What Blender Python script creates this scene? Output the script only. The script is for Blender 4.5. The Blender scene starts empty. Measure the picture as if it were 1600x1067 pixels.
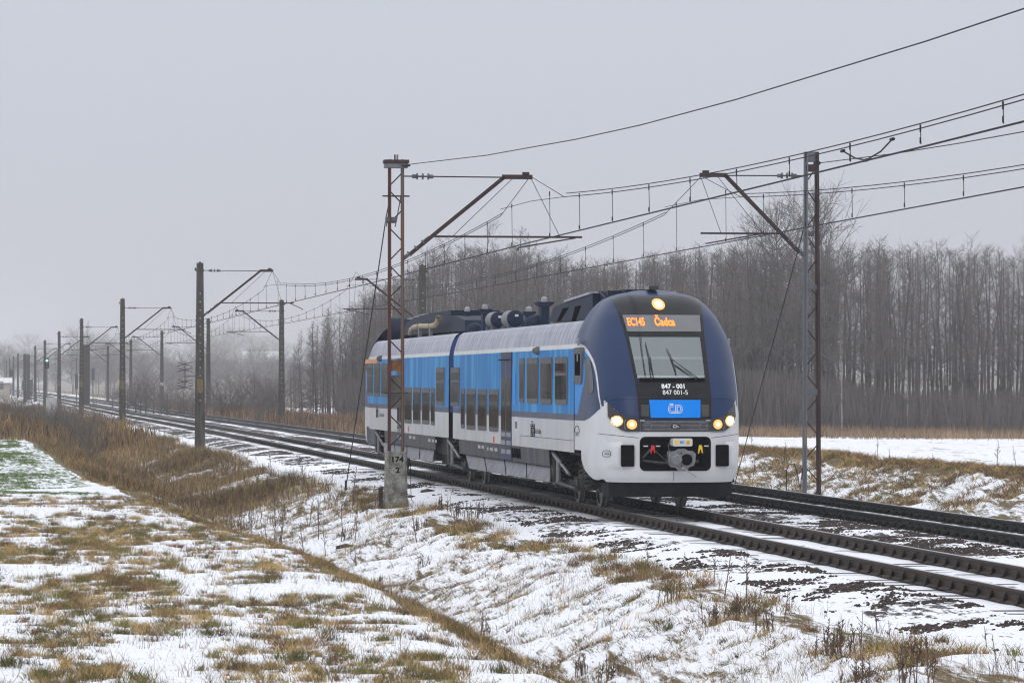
import bpy, math, random
import numpy as np
from mathutils import Vector, Matrix, Euler

random.seed(7)
RNG = np.random.default_rng(11)
SC = bpy.context.scene
COL = SC.collection

# ---------------------------------------------------------------- camera
FPX, W0, H0 = 6100.0, 1600.0, 1067.0
CAMZ = 2.37
YAW = math.atan(845 / FPX)
PITCH = math.atan(63.5 / FPX)
cd = bpy.data.cameras.new('camera')
cam = bpy.data.objects.new('camera', cd)
COL.objects.link(cam)
cam.location = (0, 0, CAMZ)
cam.rotation_euler = Euler((math.radians(90) + PITCH, 0, -YAW), 'XYZ')
cd.sensor_width = 36
cd.lens = 36 * FPX / W0
cd.clip_start = 0.5
cd.clip_end = 9000
SC.camera = cam
CR = Euler((math.radians(90) + PITCH, 0, -YAW), 'XYZ').to_matrix()


def ray(px, py):
    return CR @ Vector(((px - W0 / 2) / FPX, (H0 / 2 - py) / FPX, -1))


def on_x(px, py, X):
    """world (Y, Z) of the photograph's point on the upright plane x = X"""
    d = ray(px, py)
    t = X / d.x
    return d.y * t, CAMZ + d.z * t


def on_y(px, py, Y):
    d = ray(px, py)
    t = Y / d.y
    return d.x * t, CAMZ + d.z * t


# ---------------------------------------------------------------- sky, sun, exposure
wd = bpy.data.worlds.new('World')
SC.world = wd
wd.use_nodes = True
nt = wd.node_tree
nt.nodes.clear()
out = nt.nodes.new('ShaderNodeOutputWorld')
bg = nt.nodes.new('ShaderNodeBackground')
tc = nt.nodes.new('ShaderNodeTexCoord')
sep = nt.nodes.new('ShaderNodeSeparateXYZ')
rp = nt.nodes.new('ShaderNodeValToRGB')
nz = nt.nodes.new('ShaderNodeTexNoise')
nz.inputs['Scale'].default_value = 2.2
nz.inputs['Detail'].default_value = 3
sky = nt.nodes.new('ShaderNodeTexSky')
sky.sky_type = 'NISHITA'
sky.sun_disc = False
sky.sun_elevation = math.radians(32)
sky.sun_rotation = math.radians(150)
sky.dust_density = 4
nt.links.new(tc.outputs['Generated'], sep.inputs[0])
nt.links.new(tc.outputs['Generated'], nz.inputs['Vector'])
ad = nt.nodes.new('ShaderNodeMath')
ad.operation = 'MULTIPLY_ADD'
ad.inputs[1].default_value = 0.10
nt.links.new(nz.outputs['Fac'], ad.inputs[0])
nt.links.new(sep.outputs['Z'], ad.inputs[2])
nt.links.new(ad.outputs[0], rp.inputs[0])
cr = rp.color_ramp
cr.elements[0].position = 0.0
cr.elements[0].color = (5.3, 5.45, 5.9, 1)
cr.elements[1].position = 1.0
cr.elements[1].color = (12.5, 12.8, 13.8, 1)
e = cr.elements.new(0.14)
e.color = (6.0, 6.35, 7.25, 1)
e = cr.elements.new(0.45)
e.color = (10.8, 11.1, 11.9, 1)
mx = nt.nodes.new('ShaderNodeMixRGB')
mx.inputs[0].default_value = 0.93
nt.links.new(sky.outputs[0], mx.inputs[1])
nt.links.new(rp.outputs[0], mx.inputs[2])
nt.links.new(mx.outputs[0], bg.inputs[0])
bg.inputs[1].default_value = 0.1
nt.links.new(bg.outputs[0], out.inputs[0])

sl = bpy.data.lights.new('sun', 'SUN')
sl.energy = 0.55
sl.angle = math.radians(25)
sl.color = (1, 0.97, 0.92)
so = bpy.data.objects.new('sun', sl)
COL.objects.link(so)
so.rotation_euler = Euler((math.radians(58), 0, math.radians(-35)), 'XYZ')

SC.view_settings.view_transform = 'Standard'
SC.view_settings.look = 'None'
SC.view_settings.gamma = 1
SC.view_settings.use_curve_mapping = False
SC.view_settings.exposure = 0.0
SC.render.engine = 'CYCLES'
SC.cycles.use_denoising = True
SC.cycles.volume_bounces = 2
SC.cycles.max_bounces = 8
SC.cycles.transparent_max_bounces = 8
SC.cycles.filter_width = 1.2


# ---------------------------------------------------------------- materials
def newmat(name):
    m = bpy.data.materials.new(name)
    m.use_nodes = True
    return m, m.node_tree, m.node_tree.nodes['Principled BSDF']


def N(t, kind, **kw):
    n = t.nodes.new(kind)
    for k, v in kw.items():
        if k in n.inputs:
            n.inputs[k].default_value = v
        else:
            setattr(n, k, v)
    return n


def ramp(t, a, b, p0=0.4, p1=0.6):
    r = t.nodes.new('ShaderNodeValToRGB')
    r.color_ramp.elements[0].position = p0
    r.color_ramp.elements[1].position = p1
    r.color_ramp.elements[0].color = (*a, 1)
    r.color_ramp.elements[1].color = (*b, 1)
    return r


def mat(name, c, c2=None, rough=0.7, metal=0.0, scale=6.0, stretch=(1, 1, 1), bump=0.0,
        p0=0.35, p1=0.65, emit=None, es=0.0, detail=6, coat=0.0, spec=None):
    m, t, b = newmat(name)
    b.inputs['Roughness'].default_value = rough
    b.inputs['Metallic'].default_value = metal
    b.inputs['Base Color'].default_value = (*c, 1)
    if spec is None:
        spec = 0.2 if rough >= 0.6 and not metal else 0.5
    b.inputs['Specular IOR Level'].default_value = spec
    if coat:
        b.inputs['Coat Weight'].default_value = coat
        b.inputs['Coat Roughness'].default_value = 0.08
    if c2 is not None or bump:
        tcn = N(t, 'ShaderNodeTexCoord')
        mp = N(t, 'ShaderNodeMapping')
        mp.inputs['Scale'].default_value = stretch
        t.links.new(tcn.outputs['Object'], mp.inputs[0])
        n = N(t, 'ShaderNodeTexNoise', Scale=scale, Detail=detail)
        t.links.new(mp.outputs[0], n.inputs['Vector'])
        if c2 is not None:
            r = ramp(t, c, c2, p0, p1)
            t.links.new(n.outputs['Fac'], r.inputs[0])
            t.links.new(r.outputs[0], b.inputs['Base Color'])
        if bump:
            bp = N(t, 'ShaderNodeBump', Strength=bump, Distance=0.02)
            t.links.new(n.outputs['Fac'], bp.inputs['Height'])
            t.links.new(bp.outputs[0], b.inputs['Normal'])
    if emit:
        b.inputs['Emission Color'].default_value = (*emit, 1)
        b.inputs['Emission Strength'].default_value = es
    return m


M = {}
STK = (1.1, 1.1, 0.10)
M['navy'] = mat('navy_paint', (0.006, 0.018, 0.065), (0.012, 0.024, 0.075), rough=0.5, scale=3, spec=0.3)
M['navyc'] = mat('navy_cab_paint', (0.003, 0.021, 0.075), (0.006, 0.025, 0.085), rough=0.35, scale=1.5, spec=0.28)
M['cabwhite'] = mat('cab_white_paint', (0.52, 0.53, 0.54), (0.56, 0.57, 0.58), rough=0.4, scale=3, coat=0.2)
M['blue'] = mat('blue_paint', (0.003, 0.150, 0.400), (0.045, 0.27, 0.52), rough=0.5, scale=2.2, stretch=STK, p0=0.46, p1=0.62, spec=0.15)
M['bluecab'] = mat('blue_cab_paint', (0.001, 0.20, 0.58), (0.003, 0.22, 0.60), rough=0.4, scale=2, spec=.15)
M['sidewhite'] = mat('side_white_paint', (0.40, 0.41, 0.44), (0.49, 0.49, 0.48), rough=0.55, scale=1.5, stretch=STK, p0=0.35, p1=0.75)


def grime(m, low, high, col, patch=2.5):
    """road dirt splashed up from below with a ragged upper edge"""
    t = m.node_tree
    b = t.nodes['Principled BSDF']
    src = b.inputs['Base Color'].links[0].from_socket
    tcn = N(t, 'ShaderNodeTexCoord')
    sp = N(t, 'ShaderNodeSeparateXYZ')
    t.links.new(tcn.outputs['Object'], sp.inputs[0])
    mr = N(t, 'ShaderNodeMapRange')
    mr.inputs['From Min'].default_value = high
    mr.inputs['From Max'].default_value = low
    t.links.new(sp.outputs['Z'], mr.inputs['Value'])
    n = N(t, 'ShaderNodeTexNoise', Scale=patch, Detail=6)
    t.links.new(tcn.outputs['Object'], n.inputs['Vector'])
    mu = N(t, 'ShaderNodeMath', operation='MULTIPLY_ADD', use_clamp=True)
    t.links.new(n.outputs['Fac'], mu.inputs[0])
    mu.inputs[1].default_value = 2.4
    mu.inputs[2].default_value = -1.0
    m2 = N(t, 'ShaderNodeMath', operation='MULTIPLY', use_clamp=True)
    t.links.new(mu.outputs[0], m2.inputs[0])
    t.links.new(mr.outputs[0], m2.inputs[1])
    mx_ = N(t, 'ShaderNodeMixRGB')
    t.links.new(m2.outputs[0], mx_.inputs[0])
    t.links.new(src, mx_.inputs[1])
    mx_.inputs[2].default_value = (*col, 1)
    t.links.new(mx_.outputs[0], b.inputs['Base Color'])


grime(M['sidewhite'], 1.02, 1.55, (0.34, 0.36, 0.25))
M['band'] = mat('side_band_paint', (0.028, 0.036, 0.075), (0.06, 0.07, 0.11), rough=0.5, scale=2.0, stretch=STK)
M['roofsil'] = mat('dirty_roof_paint', (0.225, 0.23, 0.285), (0.39, 0.395, 0.45), rough=0.5, scale=2.2, stretch=(2.5, 3.5, 0.2), p0=0.4, p1=0.62)
M['cream'] = mat('cream_stripe_paint', (0.56, 0.57, 0.56), (0.42, 0.43, 0.44), rough=0.5, scale=3, stretch=STK, p0=0.5, p1=0.8)
M['skirt'] = mat('grimy_skirt_paint', (0.040, 0.044, 0.058), (0.085, 0.085, 0.08), rough=0.6, scale=2.5, stretch=STK)
M['fairing'] = mat('wet_fairing_metal', (0.08, 0.085, 0.10), (0.19, 0.19, 0.21), rough=0.5, metal=0.0, scale=3)
M['black'] = mat('black_gloss', (0.012, 0.012, 0.014), rough=0.22, coat=0.3)
M['mask'] = mat('cab_mask_black', (0.006, 0.006, 0.008), (0.010, 0.010, 0.012), rough=0.22, scale=4, spec=.20)
M['matblack'] = mat('matt_black', (0.002, 0.002, 0.003), (0.006, 0.006, 0.006), rough=0.9, scale=6, spec=0.0)
M['under'] = mat('underframe_grime', (0.008, 0.008, 0.008), (0.025, 0.023, 0.021), rough=0.75, scale=4)
M['bogie'] = mat('bogie_grey', (0.022, 0.022, 0.020), (0.065, 0.062, 0.055), rough=0.6, scale=7)
M['wheel'] = mat('wheel_steel', (0.12, 0.115, 0.105), (0.06, 0.055, 0.05), rough=0.45, metal=0.6, scale=9)
M['plow'] = mat('snow_plough_paint', (0.005, 0.006, 0.007), (0.010, 0.011, 0.012), rough=0.6, scale=8, spec=.08)
M['frame'] = mat('window_frame_grey', (0.085, 0.085, 0.09), (0.12, 0.12, 0.12), rough=0.7, scale=5, stretch=STK)
M['pane'] = mat('window_glass_dirty', (0.010, 0.010, 0.012), (0.07, 0.07, 0.07), rough=0.10, scale=2.3, stretch=(3, 3, 0.9), p0=0.42, p1=0.75)
M['pane'].node_tree.nodes['Principled BSDF'].inputs['Specular IOR Level'].default_value = 0.13
M['lamp'] = mat('headlamp_glow', (0.25, 0.12, 0.03), rough=0.3, emit=(1.0, 0.50, 0.13), es=1.15)
M['lamphot'] = mat('headlamp_bulb', (0.3, 0.2, 0.1), rough=0.3, emit=(1.0, 0.85, 0.58), es=2.2)
M['lampw'] = mat('headlamp_bulb_warm', (0.2, 0.1, 0.02), rough=0.3, emit=(1.0, 0.52, 0.14), es=1.15)
M['text'] = mat('display_letters', (0.9, 0.2, 0.03), emit=(1.0, 0.15, 0.025), es=2.6)
M['dispbg'] = mat('display_glass', (0.10, 0.105, 0.11), (0.13, 0.135, 0.14), rough=0.2, scale=2, coat=0.5)
M['white'] = mat('white_lettering', (0.8, 0.8, 0.8), rough=0.5)
M['logoblue'] = mat('logo_panel_blue', (0.001, 0.21, 0.74), (0.002, 0.225, 0.77), rough=0.4, scale=2, spec=.12)
M['silver'] = mat('silver_metal', (0.35, 0.36, 0.37), (0.25, 0.25, 0.26), rough=0.4, metal=0.7, scale=8)
M['castgrey'] = mat('cast_grey_metal', (0.20, 0.21, 0.22), (0.14, 0.145, 0.15), rough=0.5, metal=0.3, scale=12)
M['yellow'] = mat('yellow_mark', (0.80, 0.52, 0.01), rough=0.5)
M['red'] = mat('red_mark', (0.62, 0.012, 0.012), rough=0.5)
M['orange'] = mat('orange_stripe', (0.62, 0.25, 0.06), (0.55, 0.26, 0.10), rough=0.5, scale=4)
M['beige'] = mat('beige_exhaust', (0.40, 0.33, 0.20), (0.30, 0.23, 0.13), rough=0.55, scale=9)
M['eqnavy'] = mat('roof_equipment_navy', (0.004, 0.012, 0.032), (0.008, 0.018, 0.042), rough=0.6, scale=4)
M['cabin'] = mat('cab_interior_grey', (0.62, 0.65, 0.64), (0.55, 0.58, 0.57), rough=0.6, scale=2)
M['blind'] = mat('cab_blind_light', (0.75, 0.82, 0.80), rough=0.5)
M['rust'] = mat('rusty_steel', (0.115, 0.035, 0.025), (0.065, 0.034, 0.032), rough=0.8, scale=3, stretch=(3, 3, 0.6), bump=0.2)
M['darkleg'] = mat('dark_brown_leg', (0.035, 0.024, 0.026), (0.075, 0.045, 0.042), rough=0.75, scale=2, stretch=(3, 3, 0.5))
M['rustgrey'] = mat('half_rusted_steel', (0.13, 0.11, 0.10), (0.17, 0.075, 0.04), rough=0.75, scale=2, stretch=(3, 3, 0.5))
M['paintgrey'] = mat('grey_mast_paint', (0.115, 0.125, 0.14), (0.15, 0.155, 0.17), rough=0.6, scale=3, stretch=(3, 3, 0.5))
M['darksteel'] = mat('dark_steel', (0.030, 0.022, 0.024), (0.055, 0.03, 0.028), rough=0.7, scale=5)
M['wire'] = mat('wire_bronze', (0.014, 0.015, 0.016), (0.025, 0.024, 0.022), rough=0.7, scale=3)
M['insul'] = mat('insulator_grey', (0.05, 0.05, 0.055), (0.10, 0.10, 0.11), rough=0.4, scale=20)
M['pole'] = mat('mast_concrete', (0.042, 0.038, 0.034), (0.085, 0.078, 0.07), rough=0.9, scale=3, stretch=(4, 4, 0.5), bump=0.3)
M['polehole'] = mat('mast_recess_snow', (0.55, 0.56, 0.58), rough=0.9)
M['rail'] = mat('rail_steel_web', (0.030, 0.022, 0.017), (0.055, 0.038, 0.028), rough=0.7, scale=6, stretch=(1, 0.2, 1))
M['railtop'] = mat('rail_head_polished', (0.36, 0.35, 0.35), (0.46, 0.45, 0.45), rough=0.3, metal=0.7, scale=4, stretch=(1, 0.1, 1))
M['railfar'] = mat('rail_steel_dark', (0.015, 0.016, 0.015), (0.028, 0.027, 0.024), rough=0.65, scale=6, stretch=(1, 0.2, 1))
M['clip'] = mat('rail_fastening_iron', (0.006, 0.005, 0.005), (0.018, 0.015, 0.013), rough=0.75, scale=12)
M['sleeper'] = mat('sleeper_concrete', (0.10, 0.095, 0.09), (0.16, 0.155, 0.15), rough=0.9, scale=8)
M['leaf'] = None


def concrete_old():
    m, t, b = newmat('weathered_concrete')
    tcn = N(t, 'ShaderNodeTexCoord')
    n1 = N(t, 'ShaderNodeTexNoise', Scale=5.0, Detail=8)
    n2 = N(t, 'ShaderNodeTexNoise', Scale=45.0, Detail=4)
    t.links.new(tcn.outputs['Object'], n1.inputs['Vector'])
    t.links.new(tcn.outputs['Object'], n2.inputs['Vector'])
    r1 = ramp(t, (0.12, 0.115, 0.095), (0.32, 0.31, 0.28), 0.35, 0.62)
    r2 = ramp(t, (0.45, 0.43, 0.4), (1, 1, 1), 0.38, 0.5)
    mm = N(t, 'ShaderNodeMixRGB', blend_type='MULTIPLY')
    mm.inputs[0].default_value = 1
    t.links.new(n1.outputs['Fac'], r1.inputs[0])
    t.links.new(n2.outputs['Fac'], r2.inputs[0])
    t.links.new(r1.outputs[0], mm.inputs[1])
    t.links.new(r2.outputs[0], mm.inputs[2])
    t.links.new(mm.outputs[0], b.inputs['Base Color'])
    b.inputs['Roughness'].default_value = 0.95
    bp = N(t, 'ShaderNodeBump', Strength=0.7, Distance=0.03)
    t.links.new(n2.outputs['Fac'], bp.inputs['Height'])
    t.links.new(bp.outputs[0], b.inputs['Normal'])
    return m


M['oldconc'] = concrete_old()


def glass_mat():
    m, t, b = newmat('windscreen_glass')
    b.inputs['Base Color'].default_value = (0.35, 0.38, 0.38, 1)
    b.inputs['Roughness'].default_value = 0.04
    tr = N(t, 'ShaderNodeBsdfTransparent')
    tr.inputs[0].default_value = (0.90, 0.96, 0.95, 1)
    ms = N(t, 'ShaderNodeMixShader')
    gl = N(t, 'ShaderNodeBsdfGlossy')
    gl.inputs['Roughness'].default_value = 0.03
    gl.inputs['Color'].default_value = (0.85, 0.95, 0.95, 1)
    ms.inputs[0].default_value = 0.22
    t.links.new(tr.outputs[0], ms.inputs[1])
    t.links.new(gl.outputs[0], ms.inputs[2])
    t.links.new(ms.outputs[0], t.nodes['Material Output'].inputs['Surface'])
    return m


M['glass'] = glass_mat()


def pane_mat():
    """dirty side window: dark dusty glass with a fixed share of mirror"""
    m = M['pane']
    t = m.node_tree
    b = t.nodes['Principled BSDF']
    b.inputs['Roughness'].default_value = 0.8
    b.inputs['Specular IOR Level'].default_value = 0.0
    gl = N(t, 'ShaderNodeBsdfGlossy')
    gl.inputs['Roughness'].default_value = 0.05
    gl.inputs['Color'].default_value = (0.9, 0.92, 0.95, 1)
    ms = N(t, 'ShaderNodeMixShader')
    ms.inputs[0].default_value = 0.21
    t.links.new(b.outputs[0], ms.inputs[1])
    t.links.new(gl.outputs[0], ms.inputs[2])
    t.links.new(ms.outputs[0], t.nodes['Material Output'].inputs['Surface'])


pane_mat()


def attr_mat(name, rough=0.9, trans=0.0):
    m, t, b = newmat(name)
    a = N(t, 'ShaderNodeAttribute', attribute_name='tint')
    t.links.new(a.outputs['Color'], b.inputs['Base Color'])
    b.inputs['Roughness'].default_value = rough
    b.inputs['Specular IOR Level'].default_value = 0.2
    return m


M['tint'] = attr_mat('dry_plant_matter')
M['bark'] = mat('bark_dark', (0.07, 0.063, 0.06), (0.12, 0.108, 0.10), rough=0.95, scale=1.5, stretch=(3, 3, 0.5))
M['twig'] = mat('twigs_grey_brown', (0.115, 0.105, 0.10), (0.19, 0.17, 0.16), rough=0.95, scale=0.6)
M['birch'] = mat('bark_pale_birch', (0.30, 0.29, 0.27), (0.16, 0.15, 0.14), rough=0.9, scale=4, p0=0.5, p1=0.62)
M['stone'] = mat('ballast_stone', (0.028, 0.022, 0.020), (0.085, 0.064, 0.055), rough=0.9, scale=9, detail=3)
M['housewall'] = mat('house_plaster', (0.45, 0.42, 0.36), (0.38, 0.36, 0.32), rough=0.9, scale=1)
M['snowroof'] = mat('snowy_roof', (0.8, 0.82, 0.85), (0.6, 0.6, 0.62), rough=0.9, scale=1)
M['greenlamp'] = mat('green_signal_lens', (0.05, 0.8, 0.4), emit=(0.15, 1.0, 0.55), es=6.0)


# ---------------------------------------------------------------- mesh helpers
class MB:
    def __init__(s):
        s.v, s.f, s.m = [], [], []

    def add(s, vs, fs, mi=0):
        o = len(s.v)
        s.v += [tuple(p) for p in vs]
        s.f += [tuple(i + o for i in f) for f in fs]
        s.m += [mi] * len(fs)

    def box(s, x0, x1, y0, y1, z0, z1, mi=0):
        s.add([(x0, y0, z0), (x1, y0, z0), (x1, y1, z0), (x0, y1, z0), (x0, y0, z1), (x1, y0, z1), (x1, y1, z1), (x0, y1, z1)],
              [(0, 3, 2, 1), (4, 5, 6, 7), (0, 1, 5, 4), (1, 2, 6, 5), (2, 3, 7, 6), (3, 0, 4, 7)], mi)

    def bbox(s, x0, x1, y0, y1, z0, z1, c=0.02, mi=0):
        """box with chamfered edges on the x/z outline, extruded along y"""
        pts = [(x0 + c, z0), (x1 - c, z0), (x1, z0 + c), (x1, z1 - c), (x1 - c, z1), (x0 + c, z1), (x0, z1 - c), (x0, z0 + c)]
        s.prism_y(pts, y0, y1, mi)

    def prism_y(s, pts, y0, y1, mi=0):
        n = len(pts)
        vs = [(x, y0, z) for x, z in pts] + [(x, y1, z) for x, z in pts]
        fs = [tuple(range(n)), tuple(range(2 * n - 1, n - 1, -1))]
        fs += [(i, i + n, (i + 1) % n + n, (i + 1) % n) for i in range(n)]
        s.add(vs, fs, mi)

    def prism_x(s, pts, x0, x1, mi=0):
        n = len(pts)
        vs = [(x0, y, z) for y, z in pts] + [(x1, y, z) for y, z in pts]
        fs = [tuple(range(n - 1, -1, -1)), tuple(range(n, 2 * n))]
        fs += [(i, (i + 1) % n, (i + 1) % n + n, i + n) for i in range(n)]
        s.add(vs, fs, mi)

    def prism_z(s, pts, z0, z1, mi=0):
        n = len(pts)
        vs = [(x, y, z0) for x, y in pts] + [(x, y, z1) for x, y in pts]
        fs = [tuple(range(n - 1, -1, -1)), tuple(range(n, 2 * n))]
        fs += [(i, (i + 1) % n, (i + 1) % n + n, i + n) for i in range(n)]
        s.add(vs, fs, mi)

    def tube(s, pts, r, n=6, mi=0, cap=True):
        pts = [Vector(p) for p in pts]
        k = len(pts)
        rs = r if isinstance(r, (list, tuple)) else [r] * k
        vs, fs = [], []
        up = None
        for i, p in enumerate(pts):
            d = (pts[min(i + 1, k - 1)] - pts[max(i - 1, 0)])
            d = d.normalized() if d.length > 1e-9 else Vector((0, 0, 1))
            if up is None:
                up = Vector((0, 0, 1)) if abs(d.z) < 0.9 else Vector((1, 0, 0))
            a = d.cross(up)
            if a.length < 1e-6:
                a = d.cross(Vector((0.3, 1, 0.2)))
            a.normalize()
            b = d.cross(a).normalized()
            for j in range(n):
                t = 2 * math.pi * j / n
                vs.append(p + (a * math.cos(t) + b * math.sin(t)) * rs[i])
        for i in range(k - 1):
            for j in range(n):
                fs.append((i * n + j, i * n + (j + 1) % n, (i + 1) * n + (j + 1) % n, (i + 1) * n + j))
        if cap:
            fs.append(tuple(range(n - 1, -1, -1)))
            fs.append(tuple(range((k - 1) * n, k * n)))
        s.add(vs, fs, mi)

    def cyl(s, p0, p1, r, n=16, mi=0):
        s.tube([p0, p1], r, n, mi)

    def bar(s, p0, p1, w, h, mi=0):
        """square bar between two points"""
        p0, p1 = Vector(p0), Vector(p1)
        d = (p1 - p0).normalized()
        u = Vector((0, 1, 0)) if abs(d.y) < 0.9 else Vector((1, 0, 0))
        a = d.cross(u).normalized()
        b = d.cross(a).normalized()
        vs = []
        for p in (p0, p1):
            for sx, sy in ((-1, -1), (1, -1), (1, 1), (-1, 1)):
                vs.append(p + a * sx * w / 2 + b * sy * h / 2)
        s.add(vs, [(3, 2, 1, 0), (4, 5, 6, 7), (0, 1, 5, 4), (1, 2, 6, 5), (2, 3, 7, 6), (3, 0, 4, 7)], mi)

    def lathe(s, prof, c, axis='z', n=20, mi=0):
        """prof: list of (r, h) along the axis from centre c"""
        vs, fs = [], []
        for r, h in prof:
            for j in range(n):
                t = 2 * math.pi * j / n
                a, b = r * math.cos(t), r * math.sin(t)
                if axis == 'z':
                    vs.append((c[0] + a, c[1] + b, c[2] + h))
                elif axis == 'y':
                    vs.append((c[0] + a, c[1] + h, c[2] + b))
                else:
                    vs.append((c[0] + h, c[1] + a, c[2] + b))
        for i in range(len(prof) - 1):
            for j in range(n):
                fs.append((i * n + j, i * n + (j + 1) % n, (i + 1) * n + (j + 1) % n, (i + 1) * n + j))
        fs.append(tuple(range(n - 1, -1, -1)))
        fs.append(tuple(range((len(prof) - 1) * n, len(prof) * n)))
        s.add(vs, fs, mi)

    def build(s, name, mats, parent=None, smooth=False):
        me = bpy.data.meshes.new(name)
        me.from_pydata(s.v, [], s.f)
        if not isinstance(mats, (list, tuple)):
            mats = [mats]
        for k in mats:
            me.materials.append(M[k] if isinstance(k, str) else k)
        if len(mats) > 1:
            me.polygons.foreach_set('material_index', s.m)
        if smooth:
            me.polygons.foreach_set('use_smooth', [True] * len(s.f))
            try:
                me.set_sharp_from_angle(angle=math.radians(35))
            except Exception:
                pass
        me.update()
        o = bpy.data.objects.new(name, me)
        COL.objects.link(o)
        if parent:
            o.parent = parent
        return o


def npmesh(name, V, F, mats, mi=None, parent=None, smooth=False, tint=None, k=None):
    """V (n,3); F (m,k) equal-size faces; tint (m,3) per face colours"""
    V = np.asarray(V, dtype=np.float32)
    F = np.asarray(F, dtype=np.int32)
    k = F.shape[1]
    me = bpy.data.meshes.new(name)
    me.vertices.add(len(V))
    me.vertices.foreach_set('co', V.ravel())
    me.loops.add(F.size)
    me.loops.foreach_set('vertex_index', F.ravel())
    me.polygons.add(len(F))
    me.polygons.foreach_set('loop_start', np.arange(0, F.size, k, dtype=np.int32))
    me.polygons.foreach_set('loop_total', np.full(len(F), k, dtype=np.int32))
    for q in mats:
        me.materials.append(M[q] if isinstance(q, str) else q)
    if mi is not None:
        me.polygons.foreach_set('material_index', np.asarray(mi, dtype=np.int32))
    if smooth:
        me.polygons.foreach_set('use_smooth', np.ones(len(F), dtype=bool))
    me.update(calc_edges=True)
    if tint is not None:
        a = me.attributes.new('tint', 'FLOAT_COLOR', 'FACE')
        c = np.ones((len(F), 4), dtype=np.float32)
        c[:, :3] = tint
        a.data.foreach_set('color', c.ravel())
    o = bpy.data.objects.new(name, me)
    COL.objects.link(o)
    if parent:
        o.parent = parent
    return o


def tag(o, label=None, cat=None, group=None, kind=None):
    if label:
        o['label'] = label
    if cat:
        o['category'] = cat
    if group:
        o['group'] = group
    if kind:
        o['kind'] = kind
    return o


def thing(name, label, cat, loc=(0, 0, 0), group=None, rz=0):
    o = bpy.data.objects.new(name, None)
    o.empty_display_size = 0.3
    COL.objects.link(o)
    o.location = loc
    o.rotation_euler = (0, 0, rz)
    return tag(o, label, cat, group)


def kids(o):
    return [c for c in bpy.data.objects if c.parent == o]


def textmesh(name, body, size, mname, parent, place, align='CENTER', bold=0.0, sx=1.0, ext=0.0):
    """flat lettering; place((x, z)) -> point, so the letters can follow a curved surface"""
    cu = bpy.data.curves.new(name, 'FONT')
    cu.body = body
    cu.size = size
    cu.align_x = align
    cu.offset = bold
    cu.resolution_u = 3
    tmp = bpy.data.objects.new(name, cu)
    COL.objects.link(tmp)
    dg = bpy.context.evaluated_depsgraph_get()
    me = bpy.data.meshes.new_from_object(tmp.evaluated_get(dg))
    bpy.data.objects.remove(tmp)
    for v in me.vertices:
        v.co = Vector(place(v.co.x * sx, v.co.y))
    me.materials.clear()
    me.materials.append(M[mname])
    me.name = name
    o = bpy.data.objects.new(name, me)
    COL.objects.link(o)
    o.parent = parent
    return o


def sstep(a, b, x):
    t = np.clip((np.asarray(x, dtype=float) - a) / (b - a), 0, 1)
    return t * t * (3 - 2 * t)


# ---------------------------------------------------------------- terrain
XN, XF = 12.63, 16.88            # centre lines of the near and far track
GAUGE = 0.752                    # half the distance between rail centres


def bend(Y):
    """the line bends gently left beyond 150 m"""
    return -0.9 * sstep(150, 350, Y) - 0.0005 * np.clip(np.asarray(Y, dtype=float) - 420, 0, None) ** 1.15


_P = np.array([[-4000, -.30], [1.5, -.28], [4.5, -.29], [5.15, -.33], [5.7, -.55], [6.5, -1.12], [7.0, -1.14], [7.9, -.78], [8.7, -.47],
               [9.6, -.34], [10.2, -.32], [10.8, -.235], [11.3, -.19], [14.0, -.19], [14.75, -.235], [15.5, -.19],
               [18.3, -.19], [18.9, -.26], [19.8, -.52], [20.6, -.86], [21.1, -.74], [23.9, .17], [24.9, .24], [30, .24], [4000, .24]])


def vnoise(x, y, s, seed=0):
    """smooth value noise, roughly -1..1"""
    x = np.asarray(x, dtype=float) / s + 1000.5 + seed * 17.3
    y = np.asarray(y, dtype=float) / s + 1000.5 + seed * 7.7
    xi, yi = np.floor(x).astype(np.int64), np.floor(y).astype(np.int64)
    fx, fy = x - xi, y - yi
    fx, fy = fx * fx * (3 - 2 * fx), fy * fy * (3 - 2 * fy)

    def h(a, b):
        n = (a * 374761393 + b * 668265263 + seed * 144269504) & 0x7fffffff
        n = ((n ^ (n >> 13)) * 1274126177) & 0x7fffffff
        return ((n ^ (n >> 16)) & 0xffff) / 32767.5 - 1
    return (h(xi, yi) * (1 - fx) + h(xi + 1, yi) * fx) * (1 - fy) + (h(xi, yi + 1) * (1 - fx) + h(xi + 1, yi + 1) * fx) * fy


def edge_shift(Y):
    """how far the field edge stands left of its place near the camera"""
    return 1.25 * sstep(62, 86, Y) + 0.95 * sstep(86, 118, Y) + 0.3 * sstep(118, 175, Y)


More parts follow.
